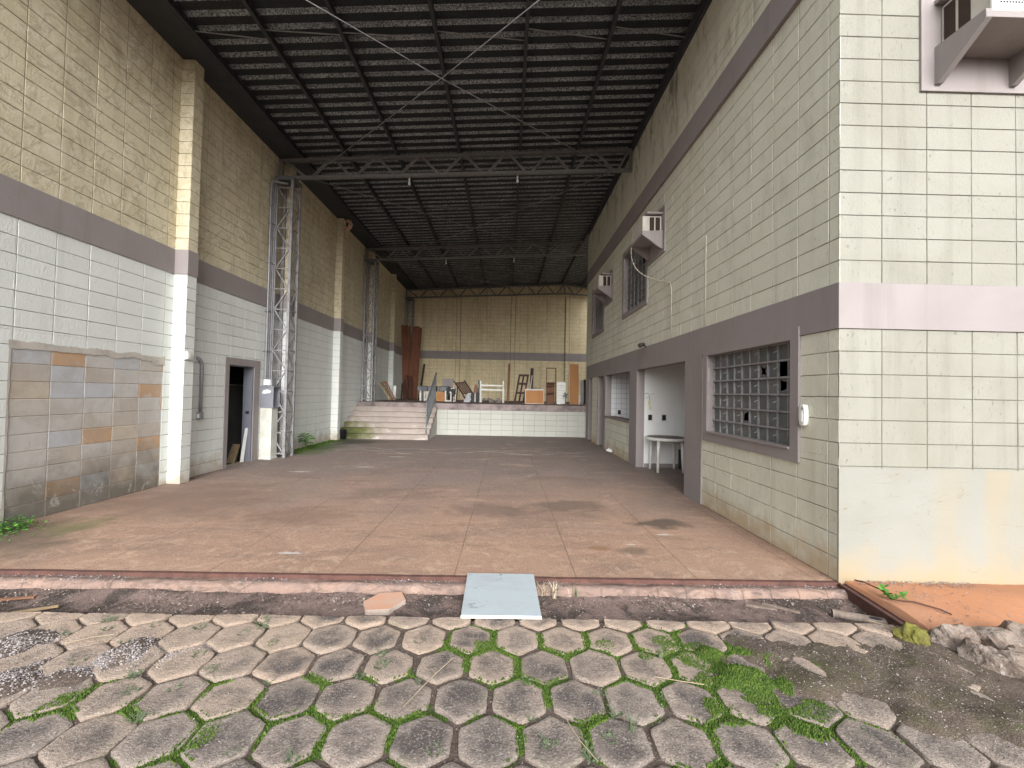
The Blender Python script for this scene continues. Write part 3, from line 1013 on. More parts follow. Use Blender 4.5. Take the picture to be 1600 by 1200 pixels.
cnt = 0
while cnt < 5200:
    cx, cy, r = rg.choice(GRAVEL)
    x, y = rg.gauss(cx, r * .62), rg.gauss(cy, r * .5)
    if y > YEDGE - 0.03 or y < 1.4:
        continue
    d = hexdist(x, y)[0]
    z = max(soil_z(x, y), -0.004 if d < 0.9 else -1)
    pebble(m, x, y, z, rg.uniform(0.0035, 0.0085), rg.random() ** 1.1)
    cnt += 1
cnt = 0
while cnt < 5200:
    x, y = rg.uniform(-3.6, 2.9), rg.uniform(1.45, 2.93)
    d = hexdist(x, y)[0]
    if d < 0.88 and blob(COVER, x, y) < 0.35 and rg.random() > 0.10:
        continue
    z = max(soil_z(x, y), 0.001 if d < 0.9 else -1)
    pebble(m, x, y, z, rg.uniform(0.002, 0.0055), rg.random() ** 1.4)
    cnt += 1
cnt = 0
while cnt < 420:      # crumbs on the clay bank and at the foot of the facade
    x, y = rg.uniform(2.98, 4.0), rg.choice((rg.uniform(2.8, 3.55), rg.uniform(3.47, 3.56)))
    pebble(m, x, y, 0.028 - 0.05 * max(0, (3.1 - y)), rg.uniform(0.003, 0.010), rg.random() * 0.5)
    cnt += 1
cnt = 0
while cnt < 900:      # grit caught on the kerb
    x, y = rg.uniform(-5.0, 2.85), rg.uniform(3.46, 3.57)
    if mnoise.noise(Vector((x * 1.7, 3.3, 0))) < rg.uniform(-.1, .5):
        continue
    pebble(m, x, y, -0.022, rg.uniform(0.003, 0.009), rg.random() ** 1.5)
    cnt += 1
tag(m.build('gravel', 'stone'), kind='stuff')

# leaf litter and chips lying in the gutter
m = MB()
rg = random.Random(31)
cnt = 0
while cnt < 7500:
    x, y = rg.uniform(-5.2, 2.85), rg.uniform(2.99, 3.43)
    dens = mnoise.fractal(Vector((x * 1.4, y * 4, 8)), 1.0, 2.0, 4)
    if dens + (0.35 if x < -2.6 else 0) + (0.25 if x > 1.9 else 0) < rg.uniform(-0.25, 0.6):
        continue
    h = mnoise.fractal(Vector((x * 2.2, y * 6, 3)), 1.0, 2.0, 5) * 0.028
    z = -0.078 + h * 0.8 - 0.035 * (3.475 - y) / 0.545 + 0.003
    a = rg.random() * 6.28
    ln, w = rg.uniform(0.008, 0.034), rg.uniform(0.003, 0.012)
    d = Vector((math.cos(a), math.sin(a), rg.uniform(-.3, .5)))
    nn = Vector((rg.uniform(-.6, .6), rg.uniform(-.6, .6), 1))
    leafquad(m, (x, y, z), d, nn, ln, w, rg.random() ** 2.2)
    cnt += 1
cnt = 0
while cnt < 2600:     # flecks of litter on the silted paving at the right
    x, y = rg.uniform(1.2, 3.0), rg.uniform(1.5, 2.9)
    if blob(COVER, x, y) < 0.42:
        continue
    a = rg.random() * 6.28
    leafquad(m, (x, y, soil_z(x, y) + 0.002), (math.cos(a), math.sin(a), rg.uniform(-.1, .4)), (rg.uniform(-.5, .5), rg.uniform(-.5, .5), 1), rg.uniform(.004, .016), rg.uniform(.0015, .005), rg.random() ** 1.6)
    cnt += 1
tag(m.build('leaf_litter', 'litter'), kind='stuff')

# ================================================================== LEFT WALL
UP = Vector((0, 0, 1))
BL0, BL1, WT = 3.41, 3.81, 6.99
wallL = thing('block_wall', 'tall left wall of painted concrete blocks, pale below a mauve stripe and tan above', 'wall', (XL, 3.4, 0))
DY0, DY1, DZ = 8.21, 9.02, 2.03
PY0, PY1, PZ = 4.62, 6.66, 2.03
m = MB()
m.blocks((XL, 0, 0), (0, 1, 0), (1, 0, 0), 3.4, YB, 0, BL0 + 0.02, 4.64, holes=[(8.10, 9.22, 0, 2.17), (PY0, PY1, 0, PZ)])
for a, b, c, e in ((3.4, PY0, 0, 7.4), (PY0, PY1, PZ, 7.4), (PY1, DY0, 0, 7.4), (DY0, DY1, DZ, 7.4), (DY1, YB, 0, 7.4)):
    m.box(XL - 0.20, XL - 0.0105, a, b, c, min(e, WT) - 0.001)
m.build('lower_wall', 'block_pale', wallL)
m = MB()
m.blocks((XL, 0, 0), (0, 1, 0), (1, 0, 0), 3.4, YB, BL1 - 0.02, WT, 4.64)
m.box(XL - 0.20, XL - 0.0100, 3.401, YB - 0.001, BL1, WT)
m.build('upper_wall', 'block_tan', wallL)
m = MB()
PIL = [6.80, 13.02, 19.15]
BPIL = [9.93, 16.03]
last = 3.4
for y in sorted(PIL + BPIL):
    m.box(XL - 0.008, XL + 0.012, last, y, BL0, BL1)
    last = y + 0.2
m.box(XL - 0.008, XL + 0.012, last, YB, BL0, BL1)
m.build('stripe', 'mauve', wallL)
# bare blockwork where a doorway was walled up
m = MB()
m.blocks((XL - 0.006, 0, 0), (0, 1, 0), (1, 0, 0), PY0, PY1, 0, PZ, 4.64, g=0.008, d=0.009, jit=0.003)
m.box(XL - 0.19, XL - 0.016, PY0 + .001, PY1 - .001, 0.001, PZ - .001)
tag(m.build('bare_blocks', 'bare', wallL), 'patch of unpainted grey and orange blocks')
m = MB()   # ragged plaster lip round the patch
rg = random.Random(5)
N = 70
up_, lo_ = [], []
for i in range(N + 1):
    y = PY0 - 0.02 + (PY1 - PY0 + 0.04) * i / N
    up_.append((y, PZ + 0.015 + 0.03 * mnoise.fractal(Vector((y * 3, 1, 0)), 1, 2, 4) + 0.012 * rg.random()))
    lo_.append((y, PZ - 0.06 + 0.04 * mnoise.fractal(Vector((y * 4, 7, 0)), 1, 2, 4) - 0.07 * (y > 6.45)))
for (a, b), (c, e) in zip(zip(up_, lo_), zip(up_[1:], lo_[1:])):
    x = XL + 0.004
    m.poly([(x, b[0], b[1]), (x, e[0], e[1]), (x - 0.004, c[0], c[1]), (x - 0.004, a[0], a[1])])
    m.poly([(XL - 0.012, b[0], b[1]), (XL - 0.012, e[0], e[1]), (x, e[0], e[1]), (x, b[0], b[1])])
for i in range(40):
    z0_, z1_ = PZ * i / 40, PZ * (i + 1) / 40
    w0 = 0.006 + 0.02 * mnoise.fractal(Vector((z0_ * 4, 3, 0)), 1, 2, 4)
    w1 = 0.006 + 0.02 * mnoise.fractal(Vector((z1_ * 4, 3, 0)), 1, 2, 4)
    x = XL + 0.002
    m.poly([(x, PY0 - 0.015, z0_), (x, PY0 + w0, z0_), (x, PY0 + w1, z1_), (x, PY0 - 0.015, z1_)])
m.build('plaster_lip', 'plaster_edge', wallL)


def pilaster(y0, y1, xo, label=None):
    for nm, mt, z0, z1, pr in (('pilaster', 'block_pale', 0, BL0, 0), ('pilaster_stripe', 'mauve', BL0, BL1, 0.012), ('pilaster_top', 'block_tan', BL1, WT - 0.02, 0)):
        m = MB()
        if pr:
            m.box(XL + .001, xo + pr, y0 - pr, y1 + pr, z0, z1)
        else:
            m.blocks((0, y0, 0), (1, 0, 0), (0, -1, 0), XL, xo, z0, z1, -99.0, 1000, jit=0.002)
            m.blocks((xo, 0, 0), (0, 1, 0), (1, 0, 0), y0, y1, z0, z1, -99.0, 1000, jit=0.002)
            m.box(XL + .001, xo - 0.009, y0 + 0.009, y1, z0 + .001, z1 - .001)
        m.build(nm, mt, wallL)


for y in PIL:
    pilaster(y, y + 0.2, -5.245)
for y in BPIL:
    pilaster(y, y + 0.2, -5.26)
# doorway
m = MB()
m.box(XL - 0.02, XL + 0.015, 8.10, DY0, 0, 2.17)
m.box(XL - 0.02, XL + 0.015, DY1, 9.22, 0, 2.17)
m.box(XL - 0.02, XL + 0.015, DY0, DY1, DZ, 2.17)
fr = m.build('door_surround', 'mauve', wallL)
m = MB()
m.box(XL - 0.20, XL - 0.005, DY1 - 0.03, DY1 + 0.004, 0, DZ + 0.004)
m.box(XL - 0.20, XL - 0.005, DY0 - 0.004, DY0 + 0.012, 0, DZ + 0.004)
m.box(XL - 0.20, XL - 0.005, DY0 + 0.012, DY1 - 0.03, DZ - 0.02, DZ + 0.004)
dj = m.build('door_frame', 'blue_grey', wallL)
m = MB()
m.box(XL - 0.13, XL - 0.06, DY1 - 0.038, DY1 - 0.029, 1.02, 1.08)
m.build('strike_plate', 'black', dj)
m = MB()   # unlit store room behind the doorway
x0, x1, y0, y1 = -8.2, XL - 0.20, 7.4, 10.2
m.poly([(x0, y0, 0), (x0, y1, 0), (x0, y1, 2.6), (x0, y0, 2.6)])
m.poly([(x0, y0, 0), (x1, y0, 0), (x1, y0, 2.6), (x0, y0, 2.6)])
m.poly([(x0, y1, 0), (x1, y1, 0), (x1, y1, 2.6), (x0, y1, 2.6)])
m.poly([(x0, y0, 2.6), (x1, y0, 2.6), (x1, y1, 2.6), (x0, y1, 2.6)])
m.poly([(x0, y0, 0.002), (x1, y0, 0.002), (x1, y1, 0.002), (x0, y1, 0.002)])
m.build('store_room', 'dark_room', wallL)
# things inside the doorway
m = MB()
m.prism([(-5.85, 8.75, 0.02), (-5.85, 9.95, 0.02), (-6.1, 9.95, 1.62), (-6.1, 8.95, 1.62), (-6.05, 8.75, 1.25)], (-0.04, 0, 0))
bd = thing('panel', 'dark panel with a pale rim leaning inside the left doorway', 'panel', (-5.9, 9.3, 0))
m.build('sheet', 'dark_room', bd)
m = MB()
for a, b in (((-5.83, 8.74, 0.02), (-6.03, 8.74, 1.26)), ((-6.03, 8.74, 1.26), (-6.08, 8.95, 1.635)), ((-6.08, 8.95, 1.635), (-6.08, 9.96, 1.635))):
    m.bar(a, b, 0.02, 0.02)
m.build('rim', 'wood_grey', bd)
m = MB()
m.prism([(-5.60, 8.86, 0.003), (-5.57, 8.93, 0.003), (-5.53, 8.985, 0.72), (-5.55, 8.92, 0.72)], (0.0, 0.012, 0.0))
tag(m.build('white_board', 'white_enamel', loc=(-5.57, 8.9, 0)), 'narrow white board leaning on the far jamb of the left doorway', 'board')
m = MB()
m.prism([(-5.75, 9.0, 0.004), (-5.62, 8.70, 0.004), (-5.72, 9.05, 0.36)], (-0.2, 0.05, 0))
tag(m.build('cardboard_scrap', 'wood_pale', loc=(-5.7, 8.9, 0)), 'brown scrap of cardboard on the floor inside the left doorway', 'cardboard')

# ================================================================== BACK WALL
wallB = thing('rear_wall', 'tan block wall with a mauve stripe closing the back of the yard', 'wall', (0, YB, 0))
chord_top = lambda x: (6.95 + 0.058 * (x + 5.42)) if x < 2.95 else (7.435 - 0.11 * (x - 2.95))
roof_z = lambda x: chord_top(x) + 0.115
m = MB()
m.blocks((0, YB, 0), (1, 0, 0), (0, -1, 0), XL, 7.4, ZP - 0.02, 3.36, -2.66 + .1, g=0.006)
m.box(XL, 7.4, YB + 0.01, YB + 0.2, 0, 3.4)
m.build('lower_wall', 'block_back', wallB)
m = MB()
m.blocks((0, YB, 0), (1, 0, 0), (0, -1, 0), XL, 7.4, 3.74, 6.90, -2.66 + .1, g=0.006)
m.prism([(XL, YB + 0.0105, 3.4), (7.4, YB + 0.0105, 3.4), (7.4, YB + 0.0105, roof_z(7.4) - 0.05), (2.95, YB + 0.0105, roof_z(2.95) - 0.03), (XL, YB + 0.0105, roof_z(XL) - 0.03)], (0, 0.19, 0))
m.build('upper_wall', 'block_back', wallB)
m = MB()
BP = [-2.66, 0.26, 3.19]
last = XL
for x in BP + [7.4]:
    m.box(last, x - 0.11, YB - 0.012, YB + 0.008, 3.34, 3.76)
    last = x + 0.11
m.build('stripe', 'mauve', wallB)
for x in BP:
    m = MB()
    m.blocks((0, YB - 0.07, 0), (1, 0, 0), (0, -1, 0), x - 0.1, x + 0.1, ZP, 6.88, -99, 1000)
    m.box(x - 0.1, x + 0.1, YB - 0.0605, YB + 0.005, ZP, 6.88)
    m.build('pilaster', 'block_back', wallB)
    m = MB()
    m.box(x - 0.105, x + 0.105, YB - 0.078, YB - 0.02, 3.34, 3.76)
    m.build('pilaster_stripe', 'mauve', wallB)
    for sx in (-0.130, 0.1055):   # dark strip each side, painted in for the shadow gap
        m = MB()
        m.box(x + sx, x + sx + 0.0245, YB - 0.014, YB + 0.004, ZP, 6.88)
        m.build('shadow_gap_strip', 'shadow_gap', wallB)

# ================================================================== RIGHT BUILDING
TOP = 8.3
bld = thing('office_building', 'two-storey cream block building with mauve bands along the right side', 'building', (XR, YF, 0))
WY0, WY1, WZ0, WZ1 = 4.17, 5.92, 1.07, 2.17       # ground-floor window opening
UPW = [(8.66, 10.30, 3.60, 5.02), (12.50, 14.05, 3.60, 5.02)]
m = MB()
FR = (4.05, 6.13, 0.95, 2.24)
m.blocks((XR, 0, 0), (0, 1, 0), (-1, 0, 0), YF, 6.11, 0, 2.2, 3.70, holes=[(WY0, WY1, WZ0, 2.3)])
X0, X1 = XR + 0.0105, XR + 0.16
for a, b, c, e in ((YF + .2, WY0 - .004, 0, 2.2), (WY0 - .004, WY1 + .004, 0, WZ0 - .004), (WY1 + .004, 6.11, 0, 2.2)):
    m.box(X0, X1, a, b, c, e)
m.build('lower_wall', 'block_cream', bld)
for nm, a, b, e in (('hatch_wall', 9.71, 12.1, 0.93), ('infill_wall', 13.16, 13.99, 2.15)):
    m = MB()
    m.blocks((XR, 0, 0), (0, 1, 0), (-1, 0, 0), a, b, 0, e, 3.70)
    m.box(X0, X1, a + .001, b - .001, 0.001, e - .001)
    m.build(nm, 'block_cream', bld)
m = MB()
m.blocks((XR, 0, 0), (0, 1, 0), (-1, 0, 0), YF, YE, 2.6, TOP, 3.70, holes=[(a, b, c, e) for a, b, c, e in UPW])
ys_ = [YF + .2] + [v for w in UPW for v in w[:2]] + [YE]
for a, b in zip(ys_, ys_[1:]):
    hole = next((w for w in UPW if abs(w[0] - a) < 1e-6), None)
    if hole:
        m.box(X0, X1, a - .004, b + .004, 2.6, hole[2] - .004)
        m.box(X0, X1, a - .004, b + .004, hole[3] + .004, TOP)
    else:
        m.box(X0, X1, a + .004, b - .004, 2.6, TOP)
m.box(XR, 8.5, YE - 0.0, YE + 0.16, 0, TOP)
m.build('upper_wall', 'block_cream', bld)
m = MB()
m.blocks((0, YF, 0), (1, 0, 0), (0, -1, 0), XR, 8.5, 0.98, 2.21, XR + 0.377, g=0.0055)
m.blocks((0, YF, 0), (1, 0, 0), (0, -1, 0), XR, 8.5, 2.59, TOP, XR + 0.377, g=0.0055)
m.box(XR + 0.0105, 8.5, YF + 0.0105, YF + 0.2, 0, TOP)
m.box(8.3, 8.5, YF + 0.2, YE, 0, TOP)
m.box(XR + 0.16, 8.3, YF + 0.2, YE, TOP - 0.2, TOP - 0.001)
m.build('facade', 'block_cream_dimmed', bld)
m = MB()
m.box(XR - 0.004, 8.5, YF - 0.006, YF + 0.008, -0.3, 0.985)
m.build('plinth', 'plinth', bld)
m = MB()
m.box(XR - 0.015, XR + 0.008, YF, 6.10, 2.2, 2.6)
m.box(XR - 0.015, XR + 0.16, 6.10, YE, 2.15, 2.6)
m.box(XR - 0.015, 8.5, YF - 0.015, YF, 2.2, 2.6)
m.build('lower_band', 'mauve', bld)
m = MB()
m.box(XR - 0.045, XR + 0.008, YF, YE, 5.60, 6.0)
m.build('upper_band', 'mauve', bld)
for a, b in ((6.11, 6.68), (9.18, 9.71), (12.1, 12.4), (13.10, 13.16), (13.99, 14.05), (14.55, YE)):
    m = MB()
    m.box(XR - 0.013, XR + 0.162, a, b, 0, 2.15)
    m.build('pier', 'mauve', bld)
m = MB()   # ledge of the serving hatch
m.box(XR - 0.03, XR + 0.30, 9.71, 12.1, 0.93, 0.975)
m.build('hatch_ledge', 'concrete', bld, bevel=0.006)
# rooms seen through the openings
m = MB()
m.box(XR + 0.162, 6.4, 9.18, 9.26, 0, 2.7)
m.box(6.3, 6.4, 6.2, 9.18, 0, 2.7)
m.box(XR + 0.162, 6.3, 6.2, 6.3, 0, 2.7)
m.box(XR + 0.162, 6.3, 6.3, 9.18, 2.6, 2.7)
m.build('alcove_wall', 'white_paint', bld)
m = MB()
m.box(XR + 0.17, 6.3, 9.166, 9.179, 0, 0.085)
m.build('skirting', 'mauve', bld)
m = MB()
m.box(XR + 0.162, 6.4, 12.1, 12.2, 0, 2.7)
m.box(6.3, 6.4, 9.26, 12.1, 0, 2.7)
m.box(XR + 0.162, 6.3, 9.27, 12.1, 2.6, 2.7)
m.build('tiled_wall', 'tile', bld)
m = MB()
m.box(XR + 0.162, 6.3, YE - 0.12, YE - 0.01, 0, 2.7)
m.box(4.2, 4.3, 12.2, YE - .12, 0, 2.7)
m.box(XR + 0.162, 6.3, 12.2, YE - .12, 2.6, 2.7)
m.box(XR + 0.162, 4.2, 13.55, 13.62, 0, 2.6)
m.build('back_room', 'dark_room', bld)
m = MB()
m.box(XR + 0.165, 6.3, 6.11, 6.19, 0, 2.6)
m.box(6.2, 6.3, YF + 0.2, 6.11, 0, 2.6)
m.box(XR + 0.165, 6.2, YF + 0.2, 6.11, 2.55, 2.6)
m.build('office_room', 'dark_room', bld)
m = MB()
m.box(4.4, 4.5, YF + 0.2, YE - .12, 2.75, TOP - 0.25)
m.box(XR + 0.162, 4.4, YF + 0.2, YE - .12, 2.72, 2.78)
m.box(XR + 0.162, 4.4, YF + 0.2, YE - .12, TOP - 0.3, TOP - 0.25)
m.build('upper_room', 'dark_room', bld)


def window(y0, y1, z0, z1, cols, rows, bw, missing=(), shards=(), heavy=True, sill=True, border=(0.12, 0.12)):
    m = MB()
    p = 0.028
    m.box(XR - p, XR + 0.12, y0 - bw, y0, z0 - bw, z1 + border[1])
    m.box(XR - p, XR + 0.12, y1, y1 + bw, z0 - bw, z1 + border[1])
    m.box(XR - p, XR + 0.12, y0, y1, z1, z1 + border[1])
    m.box(XR - p, XR + 0.12, y0, y1, z0 - bw, z0)
    w = m.build('window', 'mauve', bld)
    if sill:
        m = MB()
        m.box(XR - p - 0.022, XR + 0.09, y0 + 0.001, y1 - 0.001, z0, z0 + 0.022)
        m.build('sill', 'mauve', w)
    xg = XR + 0.085
    cw, rh = (y1 - y0) / cols, (z1 - z0) / rows
    m = MB()
    for i in range(cols + 1):
        y = y0 + i * cw
        t = 0.011 if i % 2 else 0.015
        m.box(xg - 0.012, xg + 0.012, max(y0, y - t / 2 - .001), min(y1, y + t / 2 + .001), z0, z1)
    for j in range(rows + 1):
        z = z0 + j * rh
        h = 0.020 if heavy and 0 < j < rows else 0.014
        m.box(xg - (0.026 if heavy and 0 < j < rows else 0.0135), xg + 0.011, y0, y1, max(z0, z - h / 2), min(z1, z + h / 2))
    if heavy:   # little lever catches on every second upright
        for i in range(0, cols + 1, 2):
            for j in range(rows):
                z, y = z0 + (j + 0.62) * rh, min(max(y0 + i * cw, y0 + .03), y1 - .03)
                m.bar((xg - 0.014, y, z), (xg - 0.040, y + 0.022, z - 0.02), 0.008, 0.008)
    m.build('grille', 'grille', w)
    m = MB()
    rg = random.Random(int(y0 * 77))
    xp = xg + 0.006
    for i in range(cols):
        for j in range(rows):
            a, b, c, e = y0 + i * cw, y0 + (i + 1) * cw, z0 + j * rh, z0 + (j + 1) * rh
            r = rg.random()
            t = rg.uniform(-0.004, 0.004)
            key = (i, rows - 1 - j)
            if key in missing:
                continue
            if key in shards:
                my, mz = (a + b) / 2 + rg.uniform(-.02, .02), (c + e) / 2 + rg.uniform(-.02, .02)
                ring = [(a, c), ((a + b) / 2, c), (b, c), (b, (c + e) / 2), (b, e), ((a + b) / 2, e), (a, e), (a, (c + e) / 2)]
                hole = []
                for q, (yy, zz) in enumerate(ring):
                    f = rg.uniform(0.25, 0.6) if q % 2 else rg.uniform(0.35, 0.75)
                    hole.append((my + (yy - my) * f, mz + (zz - mz) * f))
                for q in range(8):
                    if rg.random() < 0.12:
                        continue
                    q2 = (q + 1) % 8
                    m.poly([(xp, *ring[q]), (xp, *ring[q2]), (xp, *hole[q2]), (xp, *hole[q])], r)
                continue
            m.poly([(xp + t, a, c), (xp - t, b, c), (xp - t, b, e), (xp + t, a, e)], r)
    m.build('panes', 'pane', w)
    return w


# columns are counted from the near end (0) to the far end (9), rows from the top
window(WY0, WY1, WZ0, WZ1, 10, 6, 0.12, missing={(0, 0), (1, 1), (0, 1), (0, 2)}, shards={(1, 2), (3, 1), (5, 4)})
for (a, b, c, e), ms in zip(UPW, ({(1, 2)}, set())):
    window(a, b, c, e, 6, 8, 0.11, missing=ms, heavy=False, sill=False)


# ---------------------------------------------------------------- air conditioners on their shelves
def ac_shelf_and_unit(P, a0, a1, o1, zs, h, label, panel, flipv, grille=False):
    """P(a, o, z) maps along-wall, outward, up to world"""
    def pbox(m, A0, A1, O0, O1, Z0, Z1):
        c = [P(x, y, z) for x in (A0, A1) for y in (O0, O1) for z in (Z0, Z1)]
        lo = [min(p[i] for p in c) for i in range(3)]
        hi = [max(p[i] for p in c) for i in range(3)]
        m.box(lo[0], hi[0], lo[1], hi[1], lo[2], hi[2])
    m = MB()
    pbox(m, panel[0], panel[1], -0.005, 0.022, panel[2], panel[3])
    sh = m.build('ac_bracket', 'mauve', bld)
    m = MB()
    pbox(m, a0 - 0.046, a1 + 0.046, 0.022, o1 + 0.021, zs - 0.05, zs)
    m.build('shelf', 'mauve', sh, bevel=0.004)
    m = MB()
    pbox(m, a0 - 0.05, a1 + 0.05, 0.022, o1 * 0.82, zs + h + 0.02, zs + h + 0.06)
    m.build('hood', 'mauve', sh, bevel=0.004)
    for a in (a0 - 0.05, a1):
        m = MB()
        pts = [P(a, 0.022, zs - 0.30), P(a, 0.022, zs + 0.035), P(a, o1 + 0.018, zs + 0.02), P(a, o1 + 0.018, zs - 0.052), P(a, 0.05, zs - 0.30)]
        m.prism(pts, Vector(P(a + 0.05, 0, 0)) - Vector(P(a, 0, 0)))
        m.build('gusset', 'mauve', sh)
    base = P((a0 + a1) / 2, o1 / 2, zs)
    ac = thing('air_conditioner', label, 'air conditioner', base, 'window air conditioners on mauve shelves')
    m = MB()
    pbox(m, a0 + 0.01, a1 - 0.01, 0.0225, o1, zs + 0.001, zs + h)
    m.build('casing', 'ac_body', ac, bevel=0.008)
    v0, v1 = (0.10, 0.62)
    for q in range(2):
        ww = (o1 - 0.02) * 0.24
        s0 = 0.05 + q * (ww + 0.025)
        for side in ((a0 + 0.006, a0 + 0.0095), (a1 - 0.0095, a1 - 0.006)):
            m = MB()
            pbox(m, side[0], side[1], s0, s0 + ww, zs + h * 0.10, zs + h * 0.93)
            m.build('side_vent', 'vent_dark', ac)
    if grille:
        m = MB()
        pbox(m, a0 + 0.0, a1, o1 + 0.0005, o1 + 0.018, zs + 0.004, zs + h)
        g = m.build('front_frame', 'white_enamel', ac, bevel=0.004)
        m = MB()
        nz = 0
        z = zs + 0.075
        while z < zs + h - 0.04:
            a = a0 + 0.07 + (0.012 if nz % 2 else 0)
            while a < a1 - 0.05:
                c = P(a, o1 + 0.0195, z)
                ex = Vector(P(a + 1, 0, 0)) - Vector(P(a, 0, 0))
                m.poly([Vector(c) + ex * 0.0095 * math.cos(t) + UP * 0.0095 * math.sin(t) for t in [math.pi / 6 + k * math.pi / 3 for k in range(6)]])
                a += 0.024
            z += 0.0205
            nz += 1
        m.build('grille_holes', 'black', g)
    return ac


PW = lambda a, o, z: (XR - o, a, z)
PF = lambda a, o, z: (a, YF - o, z)
ac_shelf_and_unit(PW, 7.77, 8.42, 0.38, 4.66, 0.33, 'beige air conditioner with a cream cable hanging from its shelf, nearer on the right wall', (7.62, 8.55, 4.27, 5.15), 1)
ac_shelf_and_unit(PW, 11.55, 12.2, 0.38, 4.60, 0.33, 'beige air conditioner deep in the yard, farther on the right wall', (11.42, 12.35, 4.20, 5.1), 1)
ac_shelf_and_unit(PF, 3.765, 4.38, 0.40, 4.665, 0.40, 'air conditioner with a white honeycomb front, high on the sunlit facade', (3.60, 4.75, 4.315, 5.7), -1, True)

# cable from the nearer unit
m = MB()
pts = []
for t in [i / 16 for i in range(17)]:
    pts.append((XR - 0.40 + 0.37 * min(1, t * 1.15) ** 1.5, 8.42 - 1.15 * t ** 1.4 + 0.25 * math.sin(t * 3.1), 4.60 - 1.02 * t ** 0.8))
pts += [(XR - 0.02, 7.26, 3.45), (XR - 0.016, 7.26, 2.63)]
m.tube(pts, 0.009, 6)
tag(m.build('cable', 'cord_white', loc=(XR, 8.4, 4.6), smooth=True), 'cream cable looping from the nearer air conditioner down the right wall', 'cable')
for y, z0, z1, lab in ((6.02, 2.61, 3.95, 'thin cream conduit running up the right wall between the window and the first pier'), (12.9, 2.61, 3.4, 'short cream conduit on the right wall below the far upper window')):
    m = MB()
    m.tube([(XR - 0.010, y, z0), (XR - 0.008, y, z1)], 0.007, 6)
    tag(m.build('conduit', 'cord_wall', loc=(XR, y, z0), smooth=True), lab, 'conduit')

# intercom, security lamp
it = thing('intercom', 'white oval intercom on the right wall beside the barred window', 'intercom', (XR, 3.975, 1.42))
m = MB()
pr = []
for k in range(24):
    a = 2 * math.pi * k / 24
    ca, sa = math.cos(a), math.sin(a)
    pr.append((3.975 + 0.042 * math.copysign(abs(ca) ** 0.6, ca), 1.42 + 0.105 * math.copysign(abs(sa) ** 0.75, sa)))
m.prism([(XR - 0.05, y, z) for y, z in pr], (0.049, 0, 0))
m.build('body', 'white_plastic', it, bevel=0.008)
m = MB()
m.box(XR - 0.056, XR - 0.05, 3.955, 3.99, 1.355, 1.46)
m.build('front_plate', 'white_enamel', it, bevel=0.003)
m = MB()
m.box(XR - 0.0535, XR - 0.0498, 3.952, 3.966, 1.475, 1.495)
m.build('button', 'meter_grey', it)
sl = thing('security_lamp', 'small dark lamp fixed at the top of the lower mauve band', 'lamp', (XR, 8.6, 2.62))
m = MB()
m.tube([(XR - 0.01, 8.6, 2.60), (XR - 0.05, 8.6, 2.62), (XR - 0.09, 8.58, 2.63)], 0.014, 8)
m.build('arm', 'lens_dark', sl)
m = MB()
m.tube([(XR - 0.05, 8.62, 2.655), (XR - 0.10, 8.57, 2.64), (XR - 0.17, 8.50, 2.61), (XR - 0.175, 8.495, 2.608)], [0.03, 0.042, 0.05, 0.045], 12)
m.build('head', 'lens_dark', sl, smooth=True)

# sockets and a tag in the alcove and hatch
for x, y, z, lab in ((3.18, 9.18, 1.10, 'dark square socket on the white alcove wall, left of the pair'), (3.49, 9.18, 1.10, 'dark socket on the white alcove wall, right of the pair'), (3.29, 12.1, 1.08, 'black socket on the white tiled wall in the hatch')):
    s_ = thing('wall_socket', lab, 'socket', (x, y, z), 'wall sockets in the right building')
    m = MB()
    m.box(x - 0.06, x + 0.06, y - 0.012, y - 0.0005, z - 0.08, z + 0.08)
    m.build('plate', 'white_plastic', s_, bevel=0.003)
    m = MB()
    m.box(x - 0.042, x + 0.042, y - 0.016, y - 0.0118, z - 0.06, z + 0.06)
    m.build('socket_face', 'black', s_)
tgs = thing('paper_tag', 'yellowed tag hanging from loose wires on the white alcove wall', 'tag', (3.15, 9.16, 1.5))
m = MB()
m.tube([(3.06, 9.17, 1.62), (3.10, 9.14, 1.64), (3.15, 9.14, 1.60), (3.15, 9.15, 1.46)], 0.006, 6)
m.tube([(3.06, 9.17, 1.52), (3.11, 9.15, 1.53), (3.15, 9.14, 1.60), (3.26, 9.16, 1.63)], 0.004, 6)
m.build('wire', 'meter_grey', tgs)
m = MB()
m.box(3.12, 3.18, 9.14, 9.145, 1.37, 1.47)
m.prism([(3.14, 9.137, 1.26), (3.21, 9.137, 1.28), (3.20, 9.137, 1.36), (3.13, 9.137, 1.36)], (0, 0.003, 0))
m.build('card', 'paper', tgs)
m = MB()
m.lathe((3.155, 9.15, 1.57), [(0.025, 0), (0.03, 0.03), (0.02, 0.055)], 10)
m.build('holder', 'white_enamel', tgs)

# round table in the alcove
tb = thing('round_table', 'round white plastic table standing in the alcove opening', 'table', (3.40, 8.78, 0))
m = MB()
m.lathe((3.40, 8.78, 0), [(0.39, 0.655), (0.425, 0.66), (0.43, 0.675), (0.43, 0.705), (0.42, 0.715), (0.40, 0.712)], 40)
m.build('tabletop', 'white_plastic', tb)
m = MB()
m.lathe((3.40, 8.78, 0), [(0.395, 0.712), (0.395, 0.7165), (0.1, 0.717)], 40)
tag(m.build('top_surface', 'concrete', tb), 'dirty brownish top')
for sx, sy in ((-1, -1), (1, -1), (-1, 1), (1, 1)):
    m = MB()
    bx, by = 3.40 + sx * 0.265, 8.78 + sy * 0.235
    m.tube([(bx, by, 0), (bx - sx * 0.012, by - sy * 0.012, 0.35), (bx - sx * 0.02, by - sy * 0.02, 0.66)], [0.026, 0.03, 0.036], 10)
    m.build('leg', 'white_plastic', tb, smooth=True)
m = MB()
